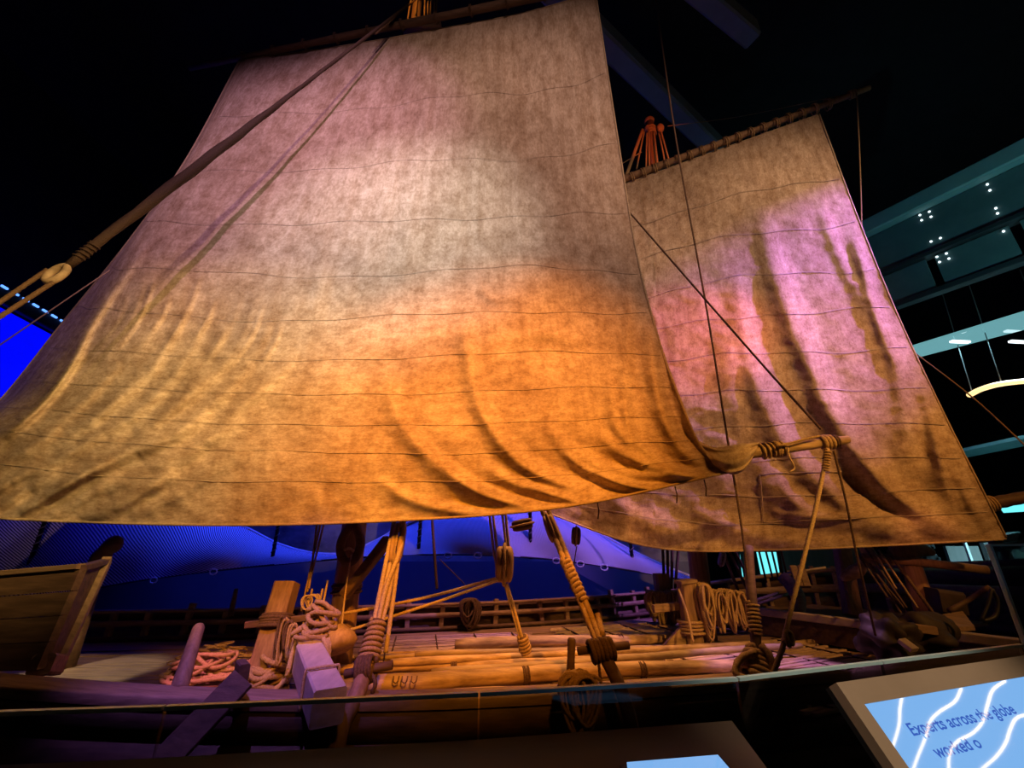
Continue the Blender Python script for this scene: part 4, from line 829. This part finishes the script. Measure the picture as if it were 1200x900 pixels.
# through-beam on the gunwale with its rope heap
tb = thing('through_beam', U(388, 812, 4.0), 'squared pale beam end jutting over the gunwale, lit violet', 'beam')
fr = U(388, 806, 3.95); bk = U(363, 753, 4.95); dz = V((0, 0, -0.13)); MB().beam(bk + dz, fr + dz, 0.25, 0.26, (0, 0, 1), 0.015).build('timber', 'pale', tb, False)
MB().beam(bk + V((-0.10, 0.25, -0.10)), bk + V((0.02, -0.02, -0.10)), 0.24, 0.30, (0, 0, 1), 0.02).build('rear_chock', 'pale', tb, False)
m_ = bk.lerp(fr, 0.66) + dz; dd = (fr - bk).normalized(); x = dd.cross(V((0, 0, 1))).normalized()
MB().rope(cr([m_ + x * 0.14 + V((0, 0, -0.14)), m_ + x * 0.14 + V((0, 0, 0.12)), m_ + x * 0.10 + V((0, 0, 0.15)), m_ - x * 0.10 + V((0, 0, 0.15)), m_ - x * 0.14 + V((0, 0, 0.12)), m_ - x * 0.14 + V((0, 0, -0.14))], 40), 0.013).build('rope_turn', 'rope_light', tb)
c = bk + V((-0.02, 0.18, 0.02)); o = pile(c, 0.26, 0.50, 12, 0.025, 21, None, 1.0, 8, 0.5).build('rope_coil', 'rope', None); tag(o, 'golden rope coil heaped on the inboard end of the violet lit beam', 'rope')
mb = MB()
for i in range(3): mb.rope(cr([bk + V((-0.19, 0.02, -0.3 + 0.03 * i)), bk + V((-0.16, 0.05 + 0.04 * i, -0.02)), bk + V((0.0, 0.06 + 0.04 * i, 0.09)), bk + V((0.15, 0.02 + 0.04 * i, 0.0)), bk + V((0.20, 0.05, -0.2))], 30), 0.024)
mb.build('rope_turns', 'rope_light', tb)
# jar-like timber knob right of the coil
o = MB().lathe(U(398, 762, 5.9), U(395, 735, 6.0), ((0, .16), (.2, .22), (.5, .20), (.8, .13), (1, .09)), 14).build('mast_wedge', 'block', None); tag(o, 'rounded timber chock lashed at the foot of the main mast', 'chock')

# hearts and tackles on the main mast
hc = U(411, 637, 6.05); he = thing('heart_block', hc - V((0, 0, 0.25)), 'dark teardrop wooden heart block hanging by the main mast', 'block')
pts = [hc + V((0.135 * math.sin(t) * (1 - 0.30 * max(0, math.cos(t))), 0, 0.235 * math.cos(t))) for t in np.linspace(0, 2 * PI, 36)]
MB().tube(pts, 0.060, 9).build('ring', 'wood_dark', he); MB().rope([hc + V((0, 0, 0.25)), hc + V((0.0, 0.05, 1.6))], 0.03).build('strop', 'rope_dark', he)
MB().tube(cr([hc + V((-0.07, -0.02, -0.08)), hc + V((0, -0.03, -0.06)), hc + V((0.07, -0.02, -0.10))], 8), 0.018, 6).build('eye_rope', 'rope_light', he)
o = MB().beam(U(404, 697, 6.1), U(455, 632, 5.9), 0.14, 0.12).build('dark_strut', 'wood_dark', None, False); tag(o, 'dark timber strut slanting up from the main mast', 'strut')
rope_thing('rope', [U(398, 760, 5.95), U(404, 700, 6.0), U(412, 650, 6.0)], 0.012, 'rope_light', 'thin pale line along the right edge of the main mast')
for i, (p, q) in enumerate((((362, 690), (372, 610)), ((353, 716), (376, 612)), ((360, 694), (380, 612)), ((376, 722), (384, 680)), ((371, 725), (378, 690)), ((338, 800), (366, 690)))):
    rope_thing('shroud_line', [U(*p, 5.9), U(*q, 6.0)], 0.014, 'rope_light' if i > 2 else 'rope', ORD[(2, 1, 3, 0, 4, 5)[i]] + ' thin line from the main mast on its bitt side', True, 'rigging', 'lines beside the main mast')
# lashing of pale twine on the cross pin
o = hank(U(366, 697, 5.75), (1, 0, 0), 0.24, 0.22, 0.15, 6, 0.010, 61, None, 5).build('twine_hank', 'rope_light', None); tag(o, 'pale twine knotted on the pin between bitt and main mast', 'twine')

def tackle(name, label, top, bc, bax, bh, base, legs, lash=None, bar=None, m='rope_light', bw=0.16, legr=0.026):
    t = thing(name, base, label, 'tackle')
    block_parts(bc, bax, bh, bw, bw * 0.9, t)
    for pts in legs: MB().rope(cr(pts, 16), legr).build('fall', m, t)
    if lash:
        (a, b, R0, tp, tn) = lash; wrap(a, b, R0, 0.02, tn, n=7, taper=tp).build('lashing', 'rope', t); MB().tube([Vector(a).lerp(Vector(b), f) for f in np.linspace(0, 1, 6)], [R0 * (1 + (tp - 1) * f) for f in np.linspace(0, 1, 6)], 10).build('core', 'rope_dark', t)
    if bar: MB().tube([bar[0], bar[1]], bar[2], 10).build('toggle', 'wood_dark', t)
    return t
# tackle beside the main mast
tackle('shroud_tackle', 'gold lit rope tackle slanting down beside the main mast', None, U(466, 636, 5.35), U(470, 610, 5.4) - U(460, 665, 5.3), 0.46, U(428, 808, 4.65),
       [[U(464, 600, 5.45), U(452, 660, 5.25), U(436, 740, 4.95), U(427, 785, 4.75)], [U(474, 600, 5.45), U(470, 640, 5.3), U(452, 690, 5.1), U(440, 745, 4.9)], [U(462, 660, 5.3), U(455, 700, 5.12), U(444, 742, 4.95)], [U(457, 660, 5.3), U(449, 700, 5.1), U(438, 742, 4.93)], [U(466, 660, 5.32), U(461, 700, 5.2), U(452, 765, 5.0)]],
       (U(443, 728, 4.97), U(428, 786, 4.72), 0.075, 1.35, 9), (U(404, 790, 4.66), U(460, 779, 4.68), 0.04))
mb = wrap(U(420, 786, 4.62), U(438, 783, 4.62), 0.10, 0.022, 5); mb.rope(cr([U(433, 787, 4.6), U(440, 800, 4.55), U(436, 812, 4.55)], 10), 0.02); tag(mb.build('rope_knot', 'rope_dark', None), 'dark knot on the toggle of the gold lit tackle', 'knot')
o = MB().tube(cr([U(428, 785, 4.62), U(418, 815, 4.45), U(400, 850, 4.3), U(392, 890, 4.2)], 14), 0.075, 10).build('lashing_leg', 'wood_v', None); tag(o, 'thick lashed timber leg below the gold lit tackle, outside the hull', 'timber')
rope_thing('rope', [U(458, 690, 5.25), U(455, 730, 5.2), U(449, 782, 5.1)], 0.008, 'rope_light', 'thin slack line hanging beside the gold lit tackle')
# hanging middle tackle
tackle('hanging_tackle', 'middle tackle with an upright wooden block hanging above the spars', None, U(591, 661, 6.2), V((0.02, 0, 1)), 0.46, U(616, 768, 6.35),
       [[U(573, 598, 6.25), U(578, 640, 6.2), U(583, 668, 6.18)], [U(577, 598, 6.25), U(582, 640, 6.2), U(586, 668, 6.18)], [U(592, 596, 6.25), U(596, 640, 6.2), U(598, 665, 6.18)], [U(588, 598, 6.25), U(592, 630, 6.2), U(593, 645, 6.18)], [U(594, 684, 6.18), U(603, 715, 6.25), U(613, 752, 6.3)], [U(592, 684, 6.2), U(600, 715, 6.28), U(611, 752, 6.33)]],
       (U(612, 745, 6.3), U(616, 764, 6.35), 0.055, 1.3, 5), None, 'rope_light', 0.25, 0.02)
rope_thing('hauling_line', [U(584, 677, 6.15), U(500, 700, 6.2), U(402, 719, 6.2)], 0.02, 'rope_light', 'upper taut line from the middle tackle to the main mast')
rope_thing('hauling_line', [U(584, 680, 6.12), U(510, 706, 6.18), U(402, 741, 6.2)], 0.02, 'rope_light', 'lower taut line from the middle tackle to the main mast')
# big tackle over the near gunwale
tackle('gunwale_tackle', 'heavy rope tackle slanting over the gunwale with a dark toggle', None, U(646, 619, 5.55), U(640, 603, 5.6) - U(653, 640, 5.5), 0.34, U(712, 772, 4.65),
       [[U(632, 592, 5.7), U(650, 630, 5.5), U(676, 695, 5.1), U(706, 768, 4.66)], [U(640, 592, 5.7), U(660, 640, 5.45), U(684, 700, 5.05), U(706, 756, 4.7)], [U(652, 636, 5.5), U(670, 672, 5.25), U(690, 716, 4.95), U(704, 755, 4.72)], [U(700, 720, 4.9), U(706, 745, 4.75)]],
       (U(662, 656, 5.36), U(684, 705, 5.03), 0.052, 0.95, 9), (U(677, 763, 4.62), U(737, 756, 4.66), 0.036), 'rope', 0.15, 0.034)
mb = wrap(U(692, 764, 4.60), U(719, 759, 4.62), 0.085, 0.024, 6); tag(mb.build('rope_knot', 'rope_dark', None), 'dark rope turns wound round the toggle of the heavy tackle', 'knot')
o = MB().tube(cr([U(708, 768, 4.62), U(724, 800, 4.52), U(738, 840, 4.42), U(746, 890, 4.35)], 14), [0.062] * 14, 10).build('lashed_pole', 'wood_dark', None); tag(o, 'dark lashed leg running down outside the hull below the heavy tackle', 'timber')
rope_thing('rope', [U(701, 770, 4.58), U(703, 790, 4.56), U(706, 806, 4.55)], 0.014, 'rope_dark', 'short dark tail hanging from the toggle of the heavy tackle')
# belaying pin with hank on the near gunwale
o = MB().lathe(U(668, 806, 4.60), U(670, 747, 4.66), ((0, .045), (.2, .042), (.6, .036), (.94, .040), (.98, .034), (1, .02)), 12).build('belaying_pin', 'wood_dark', None); tag(o, 'dark belaying pin standing on the near gunwale', 'pin')
o = hank(U(677, 789, 4.50), (1, 0.15, 0), 0.50, 0.36, 0.20, 26, 0.016, 77).build('rope_hank', 'rope', None); tag(o, 'dark rope hank looped over the belaying pin, hanging outboard', 'rope')
o = MB().ellipsoid(U(675, 800, 4.62), ((0.17, 0, 0), (0, 0.10, 0), (0, 0, 0.12))).build('rope_bundle', 'rope_dark', None); bpy.data.objects.remove(o)
# blocks hanging behind the sail, far rigging
for i, (p, q, r, lb) in enumerate((((506, 604), (512, 690), 0.03, 'dark far shroud hanging before the blue net near the main mast'), ((515, 655), (545, 685), 0.008, 'thin far line slanting down to the hauling lines'), ((676, 640), (668, 690), 0.012, 'thin far line hanging below the mizzen foot'))):
    rope_thing('rigging_line', [U(*p, 9.2), U(*q, 9.4)], r, 'rope_dark', lb, True, 'rigging')
o = hank(U(551, 702, 9.0), (1, 0.3, 0), 0.55, 0.42, 0.2, 14, 0.020, 81).build('rope_hank', 'rope_dark', None); tag(o, 'dark rope hank hung on the far bulwark', 'rope')
dbk = U(675, 628, 8.6); t = thing('hanging_block', dbk - V((0, 0, 0.1)), 'small dark block hanging under the mizzen sail foot', 'block'); block_parts(dbk, (0.1, 0, 1), 0.32, 0.18, 0.14, t, m='wood_dark')
bb = U(612, 615, 6.4); t = thing('hanging_block', bb - V((0, 0, 0.1)), 'dark block hanging behind the head of the heavy tackle', 'block'); block_parts(bb, (1, 0, 0.2), 0.3, 0.16, 0.14, t, m='wood_dark')

# the big stay in front of the main sail
A = U(478, 6, 5.95); B = U(80, 311, 4.30)
st = thing('main_stay', B, 'dark heavy stay slanting across the main sail to a round thimble', 'stay')
N_ = 60; MB().tube([A.lerp(B, f) for f in np.linspace(0, 1, N_)], [0.028 + 0.010 * f + 0.034 * max(0, math.sin(PI * min(1, max(0, (f - 0.45) / 0.55)) ** 1.3)) + 0.012 * max(0, f - 0.9) / 0.1 for f in np.linspace(0, 1, N_)], 10, True, 0.25).build('rope', 'stay', st)
hc = U(66, 321, 4.22); ax = (A - B).normalized(); side = ax.cross(V((0, 1, 0))).normalized()
pts = [hc + ax * 0.13 * math.cos(t) + side * 0.075 * math.sin(t) for t in np.linspace(0, 2 * PI, 24)]; MB().tube(pts, 0.040, 9).build('thimble', 'pole_grey', st)
wrap(A.lerp(B, 0.955), A.lerp(B, 0.985), 0.055, 0.014, 5, n=6).build('seizing', 'stay', st)
for i, (p, q) in enumerate((((56, 316), (-40, 381)), ((62, 331), (-40, 397)))):
    rope_thing('lanyard', [U(*p, 4.20), U(*q, 3.9)], 0.026, 'rope_dark', 'thick lanyard leg running down from the round thimble', True, 'rope', 'lanyards of the main stay')
rope_thing('rope', [U(160, 296, 7.02), U(100, 336, 6.5), U(-60, 445, 5.2)], 0.010, 'rope_light', 'thin line slanting past the slack leech of the main sail', False)
rope_thing('rope', [U(440, 40, 5.85), U(500, -12, 6.1)], 0.02, 'rope_dark', 'short dark line at the main mast head', False)
# lines around the mizzen
rope_thing('boom_lift', [U(730, 240, 5.55), U(880, 412, 5.15), U(962, 503, 4.86)], 0.015, 'rope_dark', 'thin dark lift running down to the tip of the pale boom', True, 'rigging')
rope_thing('long_shroud', [U(766, -20, 5.55), U(790, 150, 5.6), U(826, 350, 5.62), U(851, 505, 5.6), U(868, 610, 5.55), U(877, 680, 5.5)], 0.015, 'rope_dark', 'long dark shroud hanging across the mizzen sail', True, 'rigging')
rope_thing('brace', [U(1004, 109, 6.62), U(1008, 200, 6.9), U(1010, 290, 7.3), U(1012, 420, 7.8)], 0.014, 'rope', 'thin brace hanging from the tip of the mizzen yard', False, 'rigging')
rope_thing('brace', [U(782, 148, 7.85), U(870, 136, 7.6), U(1003, 108, 6.69)], 0.008, 'rope', 'thin topping line from the mizzen mast head to the yard tip', False, 'rigging')
rope_thing('brace', [U(722, 196, 8.2), U(752, 178, 8.0)], 0.012, 'rope', 'thin line reaching the left side of the mizzen mast head', False, 'rigging')
rope_thing('sheet', [U(1070, 412, 7.2), U(1140, 466, 6.8), U(1215, 535, 6.3)], 0.012, 'rope', 'thin sheet line leading away from the mizzen leech past the curved lamp', False, 'rigging')
# boom sheet ropes
rope_thing('boom_sheet', [U(970, 526, 4.86), U(955, 600, 4.9), U(930, 702, 4.95), U(918, 752, 5.0)], 0.024, 'rope_light', 'thick pale laid rope hanging from the tip of the boom')
rope_thing('boom_sheet', [U(977, 528, 4.86), U(992, 590, 5.0), U(1004, 650, 5.2), U(1026, 745, 5.4)], 0.013, 'rope_dark', 'thin dark rope hanging from the tip of the boom')
mb = wrap(U(970, 527, 4.86), U(967, 552, 4.87), 0.03, 0.012, 8, n=5); tag(mb.build('seizing', 'rope', None), 'rope seizing at the head of the thick boom sheet', 'rope')
mb = hank(U(922, 738, 5.0), (1, 0.2, 0), 0.16, 0.14, 0.1, 6, 0.015, 91); mb.rope(cr([U(922, 745, 5.0), U(914, 768, 5.02), U(904, 795, 5.05)], 12), 0.028); tag(mb.build('sheet_knot', 'rope', None), 'knotted lower end of the boom sheet at the gunwale', 'knot')
# heavy knotted rope on the gunwale under the long shroud
kt = thing('shroud_lashing', U(885, 798, 5.25), 'great knot of thick coir rope round a dark post at the gunwale', 'rope lashing')
MB().tube(cr([U(877, 640, 5.6), U(880, 690, 5.5), U(885, 740, 5.4), U(887, 775, 5.3)], 12), 0.055, 10).build('post', 'wood_dark', kt)
wrap(U(881, 706, 5.45), U(886, 744, 5.36), 0.062, 0.014, 8, n=6).build('upper_lashing', 'rope', kt)
wrap(U(888, 762, 5.30), U(884, 794, 5.22), 0.085, 0.036, 5, n=9, taper=2.0).build('coils', 'rope', kt)
MB().rope(cr([U(892, 756, 5.2), U(903, 770, 5.12), U(905, 790, 5.1), U(885, 797, 5.05), U(862, 790, 5.1), U(868, 772, 5.15), U(886, 764, 5.15)], 40), 0.038).build('outer_turn', 'rope', kt)

# mizzen bitts with hanks
mbt = thing('mizzen_bitts', Uz(815, 762, 0), 'squared timber bitt with rope hanks before the mizzen mast', 'bitt')
ctr = Uz(815, 762, 0); zt = U(815, 681, ctr.y).z
MB().beam(ctr + V((0, 0, -0.05)), V((ctr.x, ctr.y, zt)), 0.27, 0.24, (0, 1, 0), 0.03).build('post', 'wood_v', mbt, False)
MB().beam(V((ctr.x - 0.15, ctr.y - 0.02, zt - 0.02)), V((ctr.x + 0.12, ctr.y, zt + 0.01)), 0.28, 0.05).build('cap', 'wood', mbt, False)
MB().beam(V((ctr.x - 0.55, ctr.y + 0.12, zt - 0.42)), V((ctr.x + 0.95, ctr.y + 0.30, zt - 0.30)), 0.10, 0.12).build('pin_rail', 'wood', mbt, False)
MB().prism([V((ctr.x - 0.55, ctr.y - 0.05, 0.03)), V((ctr.x - 0.15, ctr.y - 0.05, 0.03)), V((ctr.x - 0.12, ctr.y - 0.05, 0.38))], (0, 0.08, 0)).build('knee', 'pole', mbt, False)
for i, (px, py, h, w, tn, lb) in enumerate(((822, 684, 0.85, 0.22, 9, 'long rope hank hung over the squared mizzen bitt'), (838, 692, 0.62, 0.20, 8, 'brown rope hank on the pin rail just right of the bitt'), (850, 691, 0.60, 0.18, 8, 'middle brown rope hank on the pin rail'), (862, 693, 0.56, 0.20, 8, 'brown rope hank near the free end of the pin rail'), (874, 700, 0.5, 0.15, 6, 'last rope hank on the pin rail beside the shroud post'))):
    o = hank(U(px, py, ctr.y - 0.16 + 0.05 * i), (1, 0.15, 0), h, w, 0.24, tn * 3, 0.018, 100 + i).build('rope_hank', 'rope', None); tag(o, lb, 'rope', 'hanks on the mizzen bitts')
wrap(V((ctr.x, ctr.y, zt - 0.75)), V((ctr.x, ctr.y, zt - 0.55)), 0.2, 0.022, 4, n=7).build('turns', 'rope', mbt)
rope_thing('rope', [U(795, 690, 7.4), U(806, 722, 7.2), U(812, 752, 7.05)], 0.02, 'rope', 'rope end leading down from the bitt to the deck')
# pin rail on the far side with hanks
fr_ = thing('far_pin_rail', U(782, 745, 9.4) , 'weathered post with ropes beside the far bulwark', 'pin rail')
a = U(782, 738, 9.6); MB().beam(V((a.x, a.y, 0)), V((a.x, a.y, U(782, 672, 9.6).z)), 0.30, 0.25, (0, 1, 0), 0.04).build('post', 'wood_v', fr_, False)
MB().beam(U(757, 694, 9.5), U(806, 700, 9.45), 0.10, 0.10).build('rail', 'wood', fr_, False)
for i, px in enumerate((763, 772, 784, 793)):
    o = hank(U(px, 693, 9.3), (1, 0.2, 0), 0.55 + 0.1 * (i % 2), 0.30, 0.2, 14, 0.022, 120 + i).build('rope_hank', 'rope', None); tag(o, ORD[3 - i] + ' brown rope hank from the mizzen mast on the far pin rail', 'rope', 'hanks on the far pin rail')
for i, (x0, x1) in enumerate(((779, 776), (783, 782), (787, 788), (791, 796))):
    rope_thing('shroud_line', [U(x1, 632, 9.6), U(x0, 690, 9.5)], 0.03, 'rope_dark', ORD[3 - i] + ' dark shroud from the mizzen mast rising off the far pin rail', False, 'rigging', 'shrouds at the far pin rail')
# mizzen shrouds in the gap below the sail foot
for i, (p, q) in enumerate((((845, 640), (868, 700)), ((852, 640), (878, 696)), ((858, 640), (884, 690)), ((888, 640), (898, 682)), ((896, 640), (906, 680)), ((903, 640), (912, 678)), ((909, 640), (918, 676)), ((914, 640), (922, 674)))):
    rope_thing('shroud_line', [U(*p, 8.9), U(*q, 9.6)], 0.03 if i < 3 else 0.02, 'rope_dark', ORD[i] + ' dark mizzen shroud counted from the mizzen mast', False, 'rigging', 'mizzen shrouds')
wb = U(846, 655, 8.5); t = thing('hanging_block', wb - V((0, 0, 0.1)), 'pale block among the mizzen shrouds beside the mast', 'block'); block_parts(wb, (0.4, 0, 1), 0.26, 0.12, 0.12, t, m='pale')

# ---------------- bow gear on the right
gy = 7.5
ga = thing('gallows_post', V((U(1066, 660, gy).x, gy, 0.1)), 'reddish post with a carved knob head carrying a crossbar', 'post')
c = U(1066, 655, gy); MB().tube([V((c.x, gy, 0.1)), V((c.x, gy, c.z - 0.3)), V((c.x, gy, c.z + 0.05))], [0.16, 0.14, 0.13], 14).build('post', 'wood_v', ga)
MB().tube(cr([U(1047, 654, gy - 0.02), U(1056, 645, gy), U(1070, 643, gy), U(1084, 645, gy), U(1095, 648, gy)], 18), [0.05, 0.09, 0.12, 0.15, 0.17, 0.18, 0.18, 0.17, 0.16, 0.15, 0.13, 0.11, 0.10, 0.09, 0.08, 0.07, 0.06, 0.03], 12).build('carved_knob', 'wood_v', ga)
MB().tube([U(1010, 653, 7.6), U(1080, 659, 7.35), U(1157, 668, 7.1)], 0.065, 12).build('crossbar', 'wood_v', ga); wrap(U(1040, 655, 7.5), U(1046, 656, 7.5), 0.07, 0.016, 4, n=5).build('lashing', 'rope', ga)
o = MB().beam(U(986, 640, 8.6), U(1000, 722, 8.3), 0.26, 0.20, (0, 1, 0), 0.03).build('slanting_timber', 'wood_v', None, False); tag(o, 'slanting square timber standing on the cross beam', 'timber')
o = MB().tube(cr([U(918, 676, 9.2), U(930, 690, 9.0), U(936, 704, 8.8), U(935, 722, 8.6)], 14), [0.13 - 0.03 * abs(f - 0.4) for f in np.linspace(0, 1, 14)], 10).build('curved_knee', 'wood', None); tag(o, 'curved timber knee behind the cross beam', 'timber')
for i, (p, q) in enumerate((((878, 706), (912, 695)), ((884, 709), (923, 696)))):
    o = MB().tube([U(*p, 8.6), U(*q, 9.2)], 0.028, 8).build('thin_stick', 'pole', None); tag(o, ('lower' if i else 'upper') + ' of two thin sticks resting behind the cross beam', 'stick')
o = MB().tube([U(918, 672, 10.4), U(968, 665, 9.9)], 0.022, 8).build('fore_rail', 'pale', None); tag(o, 'thin pale rail along the bow bulwark', 'rail')
for i, (px, lb) in enumerate(((929, 'left'), (938, 'right'))):
    o = MB().beam(U(px, 664, 10.2), U(px + 8, 688, 10.0), 0.14, 0.12).build('bollard', 'wood', None, False); tag(o, 'short timber head on the bow bulwark behind the curved knee', 'timber', 'timber heads on the bow')
cl_ = thing('carved_cleat', U(986, 680, 7.9), 'pale carved horn cleat beside the slanting timber', 'cleat')
MB().tube(cr([U(985, 678, 7.9), U(996, 673, 7.85), U(1008, 666, 7.8), U(1014, 655, 7.75)], 14), [0.04, 0.06, 0.075, 0.085, 0.095, 0.10, 0.11, 0.11, 0.10, 0.09, 0.08, 0.07, 0.06, 0.04], 10).build('horn', 'pole', cl_)
MB().ellipsoid(U(1019, 650, 7.7), ((0.12, 0, 0), (0, 0.10, 0), (-0.05, 0, 0.18))).build('head', 'block', cl_)
for i, (p, q) in enumerate((((1014, 642), (1062, 712)), ((1022, 642), (1050, 690)), ((1030, 645), (1075, 712)), ((1040, 645), (1118, 752)), ((1008, 650), (1078, 735)), ((1020, 660), (1058, 722)), ((1002, 645), (1040, 700)))):
    rope_thing('bow_line', [U(*p, 7.4), U(*q, 6.6)], 0.016 if i != 3 else 0.026, 'rope' if i in (1, 2) else 'rope_dark', ORD[(4, 3, 1, 0, 5, 2, 6)[i]] + ' slanting bow line counted from the carved knob post', True, 'rigging', 'bow lines')
# dark bundle, anchor timber, crates at the bow
def lump(name, c, ax, m, label, cat, seed):
    rr = np.random.RandomState(seed); k = rr.uniform(-1, 1, (6, 3)) * 5; o = MB().ellipsoid(c, ax, 34, 24, lambda d: 1 + 0.16 * sum(math.sin(np.dot(kk, d) * 1.4 + i) for i, kk in enumerate(k)) / 1.6).build(name, m, None); return tag(o, label, cat)
lump('tarpaulin_bundle', U(1040, 748, 5.9), ((0.30, 0, 0), (0, 0.3, 0), (0, 0, 0.26)), 'soot', 'dark tarpaulin bundle lying against the near bow rail', 'bundle', 4)
lump('tarpaulin_bundle', U(1078, 742, 6.2), ((0.42, 0, 0), (0, 0.3, 0), (0, 0, 0.22)), 'soot', 'long dark bundle of gear beside the tarpaulin', 'bundle', 5)
o = MB().beam(U(1054, 734, 5.9), U(1094, 739, 5.9), 0.12, 0.10).build('gear_timber', 'wood', None, False); tag(o, 'short pale timber lying over the dark bundles', 'timber')
o = MB().beam(U(1056, 750, 5.6), U(1072, 762, 5.5), 0.14, 0.05).build('worn_board', 'pale', None, False); tag(o, 'small worn board leaning on the tarpaulin bundle', 'board')
o = MB().beam(U(1092, 703, 7.2), U(1122, 707, 7.1), 0.5, 0.34).build('dark_chest', 'soot', None, False); tag(o, 'dark square chest standing below the carved knob post', 'chest')
o = MB().prism([U(1090, 722, 6.6), U(1128, 716, 6.9), U(1142, 734, 6.5), U(1096, 736, 6.2)], (0, 0, -0.05)).build('hatch_board', 'wood', None, False); tag(o, 'worn slanting hatch board in front of the dark chest', 'board')
o = MB().tube(cr([U(1112, 716, 6.2), U(1135, 703, 6.2), U(1160, 688, 6.0)], 10), 0.03, 8).build('strut_pole', 'wood_dark', None); tag(o, 'thin dark pole slanting up towards the tall glass pane', 'pole')
mb = MB(); mb.tube(cr([U(1162, 690, 5.6), U(1169, 705, 5.6), U(1166, 722, 5.6), U(1152, 728, 5.6)], 20), 0.022, 7); mb.tube(cr([U(1162, 690, 5.6), U(1158, 708, 5.6), U(1150, 727, 5.6)], 16), 0.018, 7); tag(mb.build('cable_loop', 'iron', None), 'black cable loop behind the tall glass pane', 'cable')
